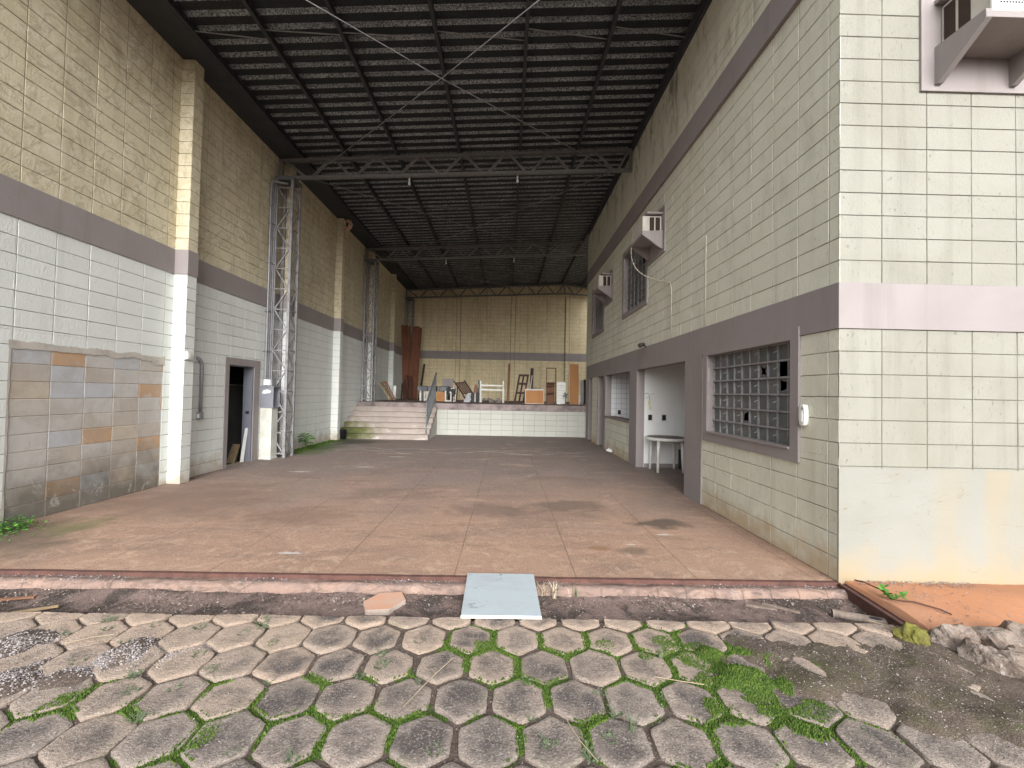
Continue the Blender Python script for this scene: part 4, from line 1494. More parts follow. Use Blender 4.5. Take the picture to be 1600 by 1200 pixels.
m.box(3.78, 3.98, 8.82, 9.10, 0.001, 0.42)
ct = thing('case', 'black case standing on the floor behind the round white table', 'case', (3.88, 8.95, 0))
m.build('shell', 'black', ct, bevel=0.02)
m = MB()
m.tube([(3.88, 8.88, 0.42), (3.88, 8.90, 0.46), (3.88, 9.0, 0.46), (3.88, 9.02, 0.42)], 0.01, 6)
m.build('handle', 'black', ct)
# scrap at the hatch jamb
m = MB()
rg = random.Random(4)
for _ in range(8):
    x, y, z = 2.85 + rg.uniform(-.06, .05), 11.4 + rg.uniform(-.25, .25), 0.01 + rg.uniform(0, .05)
    m.poly([(x, y, z), (x + rg.uniform(.03, .08), y + rg.uniform(-.08, .08), z + rg.uniform(0, .05)), (x + rg.uniform(0, .06), y + rg.uniform(.05, .14), z + rg.uniform(.02, .12)), (x - .03, y + .05, z + .03)])
tag(m.build('crumpled_paper', 'white_enamel', loc=(2.85, 11.4, 0)), 'crumpled white paper on the floor by the hatch pier', 'paper')

# ================================================================== ROOF
roof = thing('metal_roof', 'dark corrugated metal roof spanning between the two side walls', 'roof', (XL, YF, 7.0))
m = MB()


def sheet(xa, xb, y0, y1, nseg):
    per = 0.25
    prof = []
    y = y0
    while y < y1:
        prof += [(y, 0, 1.0), (y + 0.140, 0, 1.0), (y + 0.143, 0.004, 0.9), (y + 0.162, 0.042, 0.5), (y + 0.166, 0.042, 0.0), (y + 0.214, 0.042, 0.0), (y + 0.247, 0.003, 0.0)]
        y += per
    rows = []
    for i in range(nseg + 1):
        x = xa + (xb - xa) * i / nseg
        rows.append(m.pv([(x, yy, roof_z(x) + dz) for yy, dz, pn in prof], pan=[pn for yy, dz, pn in prof]))
    for r0, r1 in zip(rows, rows[1:]):
        for k in range(len(prof) - 1):
            m.face((r0 + k, r0 + k + 1, r1 + k + 1, r1 + k))


sheet(XL - 0.1, XR + 0.02, 3.4, 22.6, 1)
sheet(XR + 0.02, 2.95, YE + 0.2, 22.6, 1)
sheet(2.95, 4.9, YE + 0.2, 22.6, 1)  # short wing leaves an added opening so sky light reaches the rear wall
m.build('sheet', 'roof', roof)
PX = [-4.90, -3.84, -2.69, -1.23, 0.20, 1.56, 2.83]
for x in PX:
    m = MB()
    z = roof_z(x)
    m.box(x - 0.028, x + 0.028, 3.45, 22.5, z - 0.112, z - 0.104)
    m.box(x - 0.028, x - 0.020, 3.45, 22.5, z - 0.104, z - 0.002)
    m.box(x - 0.0195, x + 0.028, 3.45, 22.5, z - 0.010, z - 0.002)
    m.build('purlin', 'steel_black', roof)
for x in (3.9, 4.8):
    m = MB()
    m.box(x - 0.03, x + 0.03, YE + 0.3, 22.5, roof_z(x) - 0.11, roof_z(x) - 0.003)
    m.build('purlin', 'steel_black', roof)
m = MB()   # box gutter along the left wall
m.box(XL - 0.02, -4.93, 3.42, 22.2, 6.985, 7.0)
m.box(-4.945, -4.93, 3.42, 22.2, 7.0, roof_z(-4.93) - 0.115)
for y in (5.4, 7.5, 9.7, 12.0, 14.2, 16.4, 18.7):
    m.box(XL - 0.02, -4.928, y, y + 0.02, 6.981, 6.986)
m.build('box_gutter', 'steel_black', roof)
m = MB()
m.box(XR - 0.06, XR - 0.002, 3.42, YE, roof_z(XR) - 0.17, roof_z(XR) - 0.12)
m.build('wall_angle', 'steel_black', roof)
# sag rods between the purlins
for yb in (6.55, 12.65, 18.8):
    for xa, xb in zip(PX, PX[1:]):
        m = MB()
        m.tube([(xa, yb - 0.22 + 0.1 * math.sin(xa * 9), roof_z(xa) - 0.06), (xb, yb + 0.12 * math.sin(xb * 5), roof_z(xb) - 0.06)], 0.009, 5)
        m.build('sag_rod', 'steel_grey', roof)


def chord(m, pts, y, h=0.07, w=0.085, face=1):
    """channel section: web plus two lips"""
    for (xa, za), (xb, zb) in zip(pts, pts[1:]):
        m.bar((xa, y, za), (xb, y, zb), w, 0.007)
        dz = Vector((0, 0, h * face))
        m.bar((xa, y - w / 2 + 0.0035, za - h * face / 2), (xb, y - w / 2 + 0.0035, zb - h * face / 2), 0.007, h - 0.008)
        m.bar((xa, y + w / 2 - 0.0035, za - h * face / 2), (xb, y + w / 2 - 0.0035, zb - h * face / 2), 0.007, h - 0.008)


zt = lambda x: chord_top(x)
zb_ = lambda x: (6.50 + 0.050 * (x + 5.03)) if x < 2.9 else (6.50 + 0.05 * 7.93 - 0.055 * (x - 2.9))


def truss(y, xe, lab, x_right_post):
    t = thing('roof_truss', lab, 'truss', (-1.3, y, 6.5), 'lattice trusses under the roof')
    pts_t = [(XL + 0.02, zt(XL)), (min(xe, 2.95), zt(min(xe, 2.95)))] + ([(xe, zt(xe))] if xe > 2.95 else [])
    pts_b = [(XL + 0.02, zb_(XL)), (min(xe, 2.95), zb_(min(xe, 2.95)))] + ([(xe, zb_(xe))] if xe > 2.95 else [])
    m = MB()
    chord(m, pts_t, y, face=1)
    m.build('top_chord', 'truss_steel', t)
    m = MB()
    chord(m, pts_b, y, face=-1)
    m.build('bottom_chord', 'truss_steel', t)
    x = -4.74
    xs_b = []
    while x < xe - 0.1:
        xs_b.append(x)
        x += 1.03
    prev = XL + 0.10
    seq = []
    for q in xs_b:
        seq.append((prev, q))
        tp = min(q + 0.515, xe - 0.03)
        if tp > q + 0.2:
            seq.append((tp, q))
        prev = tp
    for k, (a, b) in enumerate(seq):
        m = MB()
        aa = a + (0.035 if a < b else -0.035) if k else a
        bb = b + (-0.035 if a < b else 0.035)
        m.bar((aa, y, zt(a) - 0.01), (bb, y, zb_(b) + 0.01), 0.052, 0.052, (0, 1, 0))
        m.build('diagonal', 'truss_steel', t)
    for px in x_right_post:
        m = MB()
        m.bar((px, y, zb_(px)), (px, y, zt(px)), 0.06, 0.06, (0, 1, 0))
        m.build('post', 'truss_steel', t)
    return t


truss(9.72, 2.86, 'nearest lattice roof truss, carrying two bulbs, in front of the other trusses', (XL + 0.06, 2.83))
truss(15.72, 2.86, 'middle lattice roof truss crossing just above the platform edge', (XL + 0.06,))
truss(21.95, 4.85, 'farthest lattice roof truss, seen against the tan rear wall', (XL + 0.06, 2.95, 4.82))


def column(y, z0, lab):
    t = thing('lattice_column', lab, 'column', (-5.2, y, z0), 'lattice steel columns along the left wall')
    ya, yb, xa, xb = y - 0.17, y + 0.17, -5.385, -5.04
    zt_ = zb_(-5.2) - 0.02
    for x in (xa, xb):
        for yy in (ya, yb):
            m = MB()
            m.bar((x, yy, z0), (x, yy, zt_), 0.055, 0.055, (0, 1, 0))
            m.build('leg', 'steel_grey', t)
    st = 0.47
    n = int((zt_ - z0 - 0.06) / st)

    def lace(p0, p1, up):
        m = MB()
        for k in range(n + 1):
            z = z0 + 0.10 + k * st
            a, b = Vector((*p0, z)), Vector((*p1, z))
            m.bar(a, b, 0.026, 0.026)
            if k < n:
                q0, q1 = (p0, p1) if k % 2 else (p1, p0)
                m.bar(Vector((*q0, z + 0.02)), Vector((*q1, z + st - 0.02)), 0.026, 0.026)
        m.build('lacing', 'steel_grey', t)
    lace((xa + .03, ya), (xb - .03, ya), 0)
    lace((xb, ya + .03), (xb, yb - .03), 0)
    m = MB()
    m.box(xa - 0.03, xb + 0.03, ya - 0.03, yb + 0.03, zt_ - 0.09, zt_ - 0.0)
    m.build('cap_plate', 'steel_dark', t)
    return t


column(9.72, 0.0, 'nearest lattice steel column, standing on the floor beside the grey meter box')
column(15.72, ZP, 'middle lattice steel column, standing on the platform at the head of the steps')
column(21.95, ZP, 'farthest lattice steel column, behind the leaning red planks')

# crossed bracing rods
RODS = [((-4.74, 9.72), (2.45, 3.5), 'long bracing rod falling to the front truss from upper right, nearest bay'), ((2.45, 9.72), (-4.74, 3.5), 'long bracing rod running from upper left to the right end of the nearest truss'),
        ((-4.74, 9.72), (2.45, 15.72), 'bracing rod in the middle bay starting at the left end of the nearest truss'), ((2.45, 9.72), (-4.74, 15.72), 'bracing rod in the middle bay starting at the right end of the nearest truss'),
        ((-4.74, 15.72), (2.45, 21.95), 'bracing rod in the rear bay starting at the left end of the middle truss'), ((2.45, 15.72), (-4.74, 21.95), 'bracing rod in the rear bay starting at the right end of the middle truss')]
for k, ((xa, ya), (xb, yb), lab) in enumerate(RODS):
    m = MB()
    dz = 0.02 * (k % 2)
    mid = ((xa + xb) / 2, (ya + yb) / 2, (zb_(xa) + zb_(xb)) / 2 - 0.05 - dz)
    m.tube([(xa, ya, zb_(xa) + 0.02), mid, (xb, yb, zb_(xb) + 0.02)], 0.008, 6)
    tag(m.build('bracing_rod', 'steel_grey', loc=(xa, ya, zb_(xa)), smooth=True), lab, 'rod', 'crossed bracing rods under the roof')

# bulbs
blb = thing('light_bulb', 'x', 'light bulb', (0, 0, 0), 'bare bulbs hanging from the trusses')
m = MB()
m.tube([(0, 0, 0.02), (0, 0, -0.05)], 0.006, 6)
m.lathe((0, 0, 0), [(0.02, -0.09), (0.024, -0.085), (0.024, -0.05), (0.012, -0.045)], 12)
m.build('lamp_holder', 'white_plastic', blb, smooth=True)
m = MB()
m.lathe((0, 0, 0), [(0.004, -0.205), (0.020, -0.20), (0.030, -0.18), (0.032, -0.165), (0.026, -0.135), (0.018, -0.11), (0.017, -0.09)], 14)
m.build('glass', 'glass_bulb', blb, smooth=True)
for i, (x, y, lab) in enumerate(((-2.40, 9.72, 'left of the two bulbs on the nearest truss'), (0.15, 9.72, 'right of the two bulbs on the nearest truss'), (-2.41, 15.72, 'left of the two bulbs on the middle truss'), (0.17, 15.72, 'right of the two bulbs on the middle truss'))):
    o = blb if i == 0 else dup(blb)
    o.location = (x, y, zb_(x))
    o['label'] = 'white bare bulb hanging low, ' + lab

# ================================================================== PLATFORM, STEPS, RAILING
pf = thing('platform', 'raised loading platform with a pale block front at the back of the yard', 'platform', (0, YP, 0))
m = MB()
m.blocks((0, YP, 0), (1, 0, 0), (0, -1, 0), -2.50, 7.2, 0, 0.93, -2.50 + 0.34, g=0.006)
m.box(XL + .001, 7.2, YP + 0.0105, YB - 0.001, 0.001, 0.93)
m.build('front_wall', 'block_platform', pf)
m = MB()
m.box(XL + .001, 7.2, YP - 0.03, YB - 0.08, 0.931, ZP - 0.012)
m.build('lip', 'platform_lip', pf, bevel=0.01)
m = MB()
rows = []
for j in range(25):
    y = YP - 0.03 + (YB - 0.08 - YP + 0.03) * j / 24
    rows.append(m.pv([(XL + .002 + (7.2 - XL) * i / 60, y, ZP - 0.004 + 0.009 * mnoise.noise(Vector((i * 0.9, j * 1.3, 2)))) for i in range(61)]))
for r0, r1 in zip(rows, rows[1:]):
    for i in range(60):
        m.face((r0 + i, r0 + i + 1, r1 + i + 1, r1 + i))
m.build('deck', 'platform_top', pf)

st = thing('steps', 'broad flight of seven terracotta steps climbing to the platform', 'steps', (-4.0, 13.48, 0))
TR, RZ, XS = 0.2967, ZP / 7, -2.53
for k in range(7):
    y0 = 13.48 + TR * k
    y1 = YP - 0.031 if k < 6 else YP - 0.031
    m = MB()
    zt2 = RZ * (k + 1) - (0.004 if k == 6 else 0)
    m.box(XL + .002, XS - 0.0005 * k, y0 + 0.022, y0 + TR + (0.03 if k < 6 else -0.032), max(0.0, RZ * k - 0.02), zt2 - 0.035)
    m.box(XL + .002, XS + 0.012 - 0.0005 * k, y0, y0 + TR + (0.018 if k < 6 else -0.031), zt2 - 0.035 + 0.0005, zt2)
    m.build('step', 'step', st, bevel=0.006)
m = MB()
prof = [(13.52, 0.0)]
for k in range(7):
    prof += [(13.52 + TR * k, max(0, RZ * (k + 1) - 0.036)), (13.52 + TR * (k + 1) if k < 6 else YP - 0.005, RZ * (k + 1) - 0.036)]
prof += [(YP - 0.005, 0.0)]
m.prism([(XS - 0.004, y, z) for y, z in prof], (-0.1, 0, 0))
m.build('side_wall', 'block_platform', st)

rl = thing('railing', 'dark steel railing with upright bars on the open side of the steps', 'railing', (-2.60, 13.6, 0))
XRL = -2.60
slope = (ZP - RZ) / (YP - 0.03 - 13.55)
hz = lambda y: 1.24 + slope * (y - 13.55)
lz = lambda y: 0.42 + slope * (y - 13.55)
for y in (13.58, 15.14):
    m = MB()
    zf = RZ * (int((y - 13.48) / TR) + 1) - 0.002
    m.bar((XRL, y, min(zf, ZP)), (XRL, y, hz(y)), 0.04, 0.04, (0, 1, 0))
    m.build('post', 'steel_dark', rl)
m = MB()
m.bar((XRL, 13.52, hz(13.52)), (XRL, 15.24, hz(15.24)), 0.045, 0.045)
m.build('handrail', 'steel_dark', rl)
m = MB()
m.bar((XRL, 13.58, lz(13.58)), (XRL, 15.14, lz(15.14)), 0.03, 0.03)
m.build('lower_rail', 'steel_dark', rl)
for k in range(13):
    y = 13.69 + k * 0.112
    m = MB()
    m.bar((XRL, y, lz(y)), (XRL, y, hz(y)), 0.018, 0.018, (0, 1, 0))
    m.build('baluster', 'steel_dark', rl)

# ================================================================== FITTINGS ON THE LEFT WALL
for k, (y, r, z0, lab) in enumerate(((9.36, 0.022, 1.78, 'grey conduit rising from the meter box, nearest of the three pipes'), (9.43, 0.022, 1.78, 'grey conduit rising from the meter box, middle of the three pipes'), (9.51, 0.030, 1.62, 'thick grey conduit beside the column, farthest of the three pipes'))):
    m = MB()
    x = XL + 0.05
    ztop = 6.28 + 0.03 * k
    m.tube([(x, y, z0), (x, y, ztop - 0.08), (x + 0.02, y + 0.02, ztop - 0.02), (x + 0.08, y + 0.06, ztop), (x + 0.22, y + 0.12, ztop - 0.01)], r, 10)
    for z in (2.4, 3.3, 4.4, 5.3):
        m.box(XL + 0.001, x + r + 0.006, y - r - 0.012, y + r + 0.012, z, z + 0.03)
    tag(m.build('conduit', 'conduit_grey', loc=(x, y, z0)), lab, 'conduit', 'three conduits above the meter box')
mp = thing('pedestal', 'pale painted block pedestal under the grey meter box', 'pedestal', (-5.3, 9.42, 0))
m = MB()
m.box(XL + .002, -5.20, 9.28, 9.54, 0, 1.14)
m.build('shaft', 'pedestal', mp, bevel=0.012)
m = MB()
m.box(XL + .002, -5.185, 9.265, 9.545, 0, 0.04)
m.build('foot', 'pedestal', mp, bevel=0.008)
mb = thing('meter_box', 'grey electric meter box with an open dark side on the pale pedestal', 'meter box', (-5.3, 9.42, 1.14))
m = MB()
xa, xb, ya, yb, za, zb2 = XL + 0.004, -5.17, 9.27, 9.55, 1.142, 1.60
m.box(xa, xb, ya, ya + 0.02, za, zb2)
m.box(xa, xb, yb - 0.02, yb, za, zb2)
m.box(xa, xb, ya + 0.02, yb - 0.02, za, za + 0.02)
m.box(xa, xb + 0.01, ya - 0.01, yb + 0.01, zb2, zb2 + 0.025)
m.box(xa, xa + 0.02, ya + 0.02, yb - 0.02, za + 0.02, zb2)
m.build('case', 'meter_grey', mb)
m = MB()
m.box(xa + 0.021, xa + 0.05, ya + 0.03, yb - 0.03, za + 0.03, zb2 - 0.02)
m.build('inside_panel', 'black', mb)
m = MB()
m.box(xa + 0.05, xa + 0.12, ya + 0.05, yb - 0.12, za + 0.06, zb2 - 0.12)
m.build('breaker', 'steel_dark', mb)
m = MB()
m.lathe((0, 0, 0), [(0.07, 0), (0.07, 0.003), (0.0601, 0.004)], 8)
m2 = MB()
m2.prism([(-5.42, 9.2665, 1.46), (-5.36, 9.2665, 1.455), (-5.24, 9.2665, 1.475), (-5.22, 9.2665, 1.52), (-5.30, 9.2665, 1.555), (-5.39, 9.2665, 1.53)], (0, 0.003, 0))
m2.build('torn_label', 'white_enamel', mb)
jb = thing('junction_box', 'small pale junction box on top of the grey meter box', 'junction box', (-5.36, 9.42, 1.63))
m = MB()
m.box(XL + 0.004, -5.25, 9.34, 9.52, 1.626, 1.79)
m.build('box', 'galv', jb, bevel=0.006)
m = MB()
m.box(-5.43, -5.28, 9.336, 9.3395, 1.65, 1.77)
m.build('cover', 'white_enamel', jb)
# short conduit with a socket, and a white box on the pilaster
wc = thing('wall_conduit', 'short grey conduit with a hooked top, on the wall between pilaster and doorway', 'conduit', (XL, 7.43, 1.05))
m = MB()
x = XL + 0.045
m.tube([(x, 7.43, 1.12), (x, 7.43, 1.93), (x - 0.004, 7.425, 2.0), (x - 0.012, 7.39, 2.06), (x - 0.03, 7.34, 2.09)], 0.026, 12)
m.tube([(x, 7.43, 1.72), (x, 7.43, 1.76)], 0.031, 12)
m.build('pipe', 'galv', wc, smooth=True)
m = MB()
m.box(XL + .001, XL + 0.075, 7.385, 7.475, 1.00, 1.13)
m.build('socket_box', 'galv', wc, bevel=0.008)
m = MB()
m.box(XL + 0.02, XL + 0.06, 7.381, 7.3845, 1.03, 1.10)
m.build('socket_face', 'white_enamel', wc)
pb = thing('switch_box', 'small white switch box on the inner face of the nearest pilaster', 'switch box', (-5.24, 6.85, 2.1))
m = MB()
m.box(-5.244, -5.20, 6.80, 6.88, 2.02, 2.15)
m.build('box', 'white_plastic', pb, bevel=0.006)
m = MB()
m.box(-5.2, -5.196, 6.815, 6.865, 2.04, 2.13)
m.build('lid', 'white_enamel', pb)
# duct elbow at the head of the second pilaster
m = MB()
pts = [(-5.245, 13.1, 6.66), (-5.16, 13.06, 6.64), (-5.06, 13.04, 6.68), (-5.02, 13.03, 6.78), (-5.06, 13.03, 6.88), (-5.13, 13.04, 6.90)]
m.tube(pts, [0.055, 0.066, 0.062, 0.07, 0.062, 0.066], 12)
tag(m.build('duct_elbow', 'elbow', loc=(-5.2, 13.08, 6.7), smooth=True), 'pinkish bent duct at the head of the second pilaster', 'duct')
# dark pail shape added where the corner by the steps is in shade
bk = thing('shade_pail', 'dark pail shape added for the shade between second pilaster and steps', 'shade_pail', (-5.2, 13.33, 0))
m = MB()
m.lathe((-5.22, 13.33, 0), [(0.10, 0.0), (0.135, 0.29), (0.145, 0.295), (0.145, 0.31), (0.125, 0.31), (0.09, 0.05)], 20)
m.build('body', 'black', bk, smooth=True)

# ================================================================== JUNK ON THE PLATFORM
Z = ZP + 0.004
rg = random.Random(9)
# tall planks leaning on the farthest column: foot (x,y), head (x,y,z), width, thickness, turn
PL = [(-5.00, 20.40, -5.33, 20.95, 4.90, .13), (-4.93, 20.45, -5.22, 21.00, 4.88, .12), (-4.84, 20.38, -5.11, 20.95, 4.90, .12), (-4.77, 20.50, -5.00, 21.05, 4.86, .11),
      (-4.70, 20.35, -4.74, 20.95, 4.84, .12), (-4.62, 20.45, -4.63, 21.0, 4.86, .13), (-4.53, 20.40, -4.52, 20.95, 4.84, .12), (-4.48, 20.52, -4.42, 21.05, 4.80, .10)]
for i, (xa, ya, xb, yb, z1, w) in enumerate(PL):
    m = MB()
    m.bar((xa, ya, Z + 0.02), (xb, yb, z1), w, 0.03, (0, -1, 0.3))
    side = 'left' if i < 4 else 'right'
    o = m.build('plank', 'wood_red', loc=(xa, ya, Z))
    tag(o, 'tall red-brown plank in the ' + side + ' half of the bundle leaning by the farthest column', 'plank', 'tall red planks leaning in a bundle, ' + side + ' half')
for i, (xa, ya, xb, yb, z1) in enumerate(((-4.95, 19.6, -5.12, 20.4, 1.95), (-4.72, 19.5, -4.98, 20.2, 2.15), (-4.55, 19.45, -4.86, 20.3, 2.35), (-4.5, 19.4, -5.02, 19.9, 1.80), (-4.42, 19.5, -4.66, 20.2, 2.3))):
    m = MB()
    m.bar((xa, ya, Z + 0.012), (xb, yb, z1), 0.07, 0.028, (0, -1, 0.3))
    tag(m.build('batten', 'wood_dark', loc=(xa, ya, Z)), 'short dark batten leaning against the foot of the red planks', 'batten', 'short battens at the foot of the red planks')
m = MB()
m.bar((-4.24, 20.15, Z + .01), (-4.19, 21.0, 2.95), 0.10, 0.03, (0, -1, 0.3))
tag(m.build('dark_plank', 'wood_dark', loc=(-4.24, 20.15, Z)), 'dark half-height plank leaning at the right edge of the red planks', 'plank')

# slatted frame leaning on the left wall
t = thing('timber_rack', 'pale slatted timber frame leaning by the left wall above the steps', 'frame', (-5.0, 17.0, ZP))
for i, dy in enumerate((0, 0.30)):
    m = MB()
    m.bar((-4.72, 16.9 + dy, Z + 0.02), (-5.20, 16.95 + dy, 1.93), 0.05, 0.04)
    m.build('rail', 'wood_pale', t)
    m = MB()
    m.bar((-4.62, 17.0 + dy, Z + 0.03), (-5.05, 17.05 + dy, 1.97), 0.05, 0.04)
    m.build('rail', 'wood_brown', t)
for k in range(6):
    f = 0.06 + k * 0.17
    m = MB()
    m.bar((-4.70 - 0.47 * f, 16.88, Z + 0.05 + 0.74 * f), (-4.70 - 0.47 * f, 17.3, Z + 0.05 + 0.74 * f), 0.05, 0.02)
    m.build('slat', 'wood_brown', t)
t = thing('narrow_board', 'narrow white panel standing near the left wall beside the slatted frame', 'panel', (-4.87, 18, ZP))
m = MB()
m.prism([(-4.93, 18.0, Z), (-4.81, 18.0, Z), (-4.81, 18.12, 1.80), (-4.93, 18.12, 1.80)], (0, 0.04, 0))
m.build('sheet', 'white_enamel', t)

# bench with grey stone slab
t = thing('stone_bench', 'long bench with a grey stone slab top behind the railing', 'bench', (-3.2, 18.2, ZP))
for xa, xb in ((-3.85, -3.42), (-3.40, -3.08), (-2.95, -2.55)):
    m = MB()
    m.box(xa, xb, 17.9, 18.5, 1.60, 1.80)
    m.build('slab', 'stone_top', t, bevel=0.01)
for x in (-3.72, -2.66):
    m = MB()
    m.box(x - 0.035, x + 0.035, 17.95, 18.4, Z, 1.60)
    m.build('leg', 'white_plastic', t)
m = MB()
m.box(-3.87, -2.53, 18.0, 18.45, 1.80, 1.815)
m.build('backing', 'wood_dark', t)
t = thing('small_frame', 'small cream open frame on the platform under the stone bench', 'frame', (-3.4, 17.7, ZP))
m = MB()
for a, b in (((-3.50, Z), (-3.50, 1.53)), ((-3.29, Z), (-3.29, 1.53)), ((-3.40, Z + .05), (-3.40, 1.5))):
    m.bar((a[0], 17.75, a[1]), (b[0], 17.75, b[1]), 0.045, 0.03, (0, 1, 0))
m.build('upright', 'white_plastic', t)
m = MB()
m.bar((-3.52, 17.75, 1.54), (-3.27, 17.75, 1.54), 0.03, 0.045)
m.bar((-3.48, 17.75, Z + 0.05), (-3.31, 17.75, Z + 0.05), 0.03, 0.045)
m.build('crosspiece', 'white_plastic', t)
m = MB()
m.box(-3.0, -2.64, 17.72, 17.80, Z, 1.56)
tag(m.build('chipboard_sheet', 'wood_orange', loc=(-2.8, 17.76, Z)), 'orange-brown panel standing under the stone bench, right of the railing', 'panel')
t = thing('cream_stand', 'cream frame open at the top with dark cloth over it, beside the bench', 'frame', (-2.35, 17.5, ZP))
for x in (-2.57, -2.14):
    m = MB()
    m.box(x - 0.028, x + 0.028, 17.48, 17.53, Z, 1.62)
    m.build('upright', 'white_plastic', t)
m = MB()
m.box(-2.54, -2.17, 17.485, 17.525, Z, Z + 0.05)
m.box(-2.35, -2.17, 17.485, 17.525, 1.70, 1.74)
m.build('rail', 'white_plastic', t)
m = MB()
for k in range(7):
    x = -2.53 + k * 0.055
    m.box(x, x + 0.06, 17.40 + 0.02 * (k % 2), 17.47, 1.48 - 0.05 * (k % 3) - (0.45 if k in (4,) else 0), 1.72 - 0.02 * (k % 2))
tag(m.build('dark_cloth', 'black', loc=(-2.35, 17.45, 1.6)), 'crumpled black cloth draped on the cream frame beside the stone bench', 'cloth')
m = MB()
m.tube([(-2.38, 17.44, 1.58), (-2.33, 17.43, 1.5), (-2.33, 17.43, 1.2)], [0.05, 0.04, 0.035], 8)
tag(m.build('white_pipe', 'white_plastic', loc=(-2.33, 17.43, Z)), 'bent white pipe standing against the cream frame', 'pipe')
m = MB()
m.box(-2.92, -2.44, 18.9, 18.98, 1.80, 2.18)
tag(m.build('mauve_panel', 'mauve', loc=(-2.68, 18.94, 1.8)), 'square mauve panel standing upright behind the stone bench', 'panel')
m = MB()
m.box(-2.9, -2.46, 18.88, 19.0, Z, 1.79)
tag(m.build('crate', 'wood_dark', loc=(-2.68, 18.94, Z)), 'dark crate behind the stone bench, under the mauve panel', 'crate')

# brown slatted chair, tipped over
t = thing('slatted_chair', 'dark brown slatted wooden chair tipped sideways near the middle of the platform', 'chair', (-1.85, 17, ZP))
tip = lambda a, b, d=0.0: (-2.14 + a * 0.42 + b * 0.24, 17.0 + d, 1.97 - b * 0.34 + a * 0.05)
m = MB()
for s in (0.0, 1.0):
    p0, p1 = Vector(tip(s, -0.15)), Vector(tip(s, 1.35 + 0.9 * (s == 0)))
    m.bar(p0, p1, 0.05, 0.045, (0, 1, 0))
m.build('side_rail', 'wood_dark', t)
for k in range(6):
    m = MB()
    m.bar(tip(0.08 + k * 0.165, 0.12, .01), tip(0.08 + k * 0.165, 1.35, .01), 0.05, 0.018, (0, 1, 0))
    m.build('slat', 'wood_dark', t)
m = MB()
m.bar(tip(0, 0.08), tip(1, 0.08), 0.05, 0.04, (0, 1, 0))
m.bar(tip(0, 1.35), tip(1, 1.35), 0.05, 0.04, (0, 1, 0))
m.build('crosspiece', 'wood_dark', t)
for p0, p1 in ((tip(0, 1.2, .02), (-1.62, 17.03, Z)), (tip(0, 0.4, .3), (-2.1, 17.3, Z)), (tip(1, 1.35, .3), (-1.6, 17.3, Z))):
    m = MB()
    m.bar(p0, p1, 0.05, 0.045, (0, 1, 0))
    m.build('leg', 'wood_dark', t)
m = MB()
m.prism([(-1.75, 16.8, Z), (-1.48, 16.8, Z), (-1.45, 16.95, 1.55), (-1.58, 16.95, 1.56)], (0, 0.03, 0))
tag(m.build('grey_sheet', 'galv', loc=(-1.6, 16.85, Z)), 'pale grey sheet propped at the foot of the slatted brown chair', 'sheet')
t = thing('dark_cabinet', 'low black cabinet with a pale upright strip, left of the white frame', 'cabinet', (-1.26, 17.1, ZP))
m = MB()
m.box(-1.46, -1.14, 17.0, 17.4, Z, 1.57)
m.build('body', 'black', t, bevel=0.006)
m = MB()
m.box(-1.315, -1.27, 16.985, 16.9995, Z + 0.02, 1.56)
m.build('strip', 'ac_body', t)
m = MB()
m.prism([(-1.38, 17.2, 1.572), (-1.20, 17.2, 1.572), (-1.21, 17.22, 1.90), (-1.33, 17.22, 1.90)], (0, 0.03, 0))
tag(m.build('brown_panel', 'wood_brown', loc=(-1.29, 17.2, 1.572)), 'brown panel standing on the low black cabinet', 'panel')
m = MB()
m.lathe((-1.155, 17.25, 1.572), [(0.05, 0), (0.06, 0.12), (0.03, 0.3), (0.055, 0.36), (0.05, 0.5), (0.02, 0.52)], 10)
tag(m.build('dark_bottle', 'steel_dark', loc=(-1.155, 17.25, 1.572), smooth=True), 'tall dark bottle on the right end of the black cabinet', 'bottle')

# white metal frame
t = thing('white_rack', 'bright white metal rack with two cross rails in the middle of the platform', 'rack', (-0.6, 17.0, ZP))
for x in (-1.08, -0.15):
    m = MB()
    m.tube([(x, 17.0, Z), (x, 17.0, 1.9), (x - 0.01, 17.0, 2.06)], 0.03, 8)
    m.build('post', 'white_enamel', t)
    m = MB()
    m.tube([(x + 0.03, 17.35, Z), (x + 0.03, 17.3, 1.75)], 0.022, 8)
    m.build('rear_leg', 'white_enamel', t)
for z in (1.70, 1.88):
    m = MB()
    m.bar((-1.06, 17.0, z), (-0.17, 17.0, z - 0.01), 0.03, 0.05)
    m.build('rail', 'white_enamel', t)
rub = random.Random(17)
for k in range(16):
    x, y = -0.62 + rub.uniform(-.38, .36), 17.35 + rub.uniform(-.2, .2)
    r = rub.uniform(0.05, 0.12)
    m = MB()
    z0 = Z + (0.0 if k < 10 else 0.1)
    base = [(x + r * math.cos(a) * rub.uniform(.7, 1.2), y + r * math.sin(a) * rub.uniform(.7, 1.2), z0) for a in [q * 1.2566 for q in range(5)]]
    topv = [(px * 0.6 + x * 0.4 + rub.uniform(-.03, .03), py * 0.6 + y * 0.4, z0 + r * rub.uniform(.6, 1.3)) for px, py, _ in base]
    i = m.pv(base + topv)
    m.face([i + 4 - q for q in range(5)])
    m.face([i + 5 + q for q in range(5)])
    for q in range(5):
        m.face((i + q, i + (q + 1) % 5, i + 5 + (q + 1) % 5, i + 5 + q))
    tag(m.build('rubble', 'rock' if k % 3 else 'galv', loc=(x, y, z0)), 'lump of grey and brown rubble heaped behind the white rack', 'rubble', 'rubble heap behind the white rack')

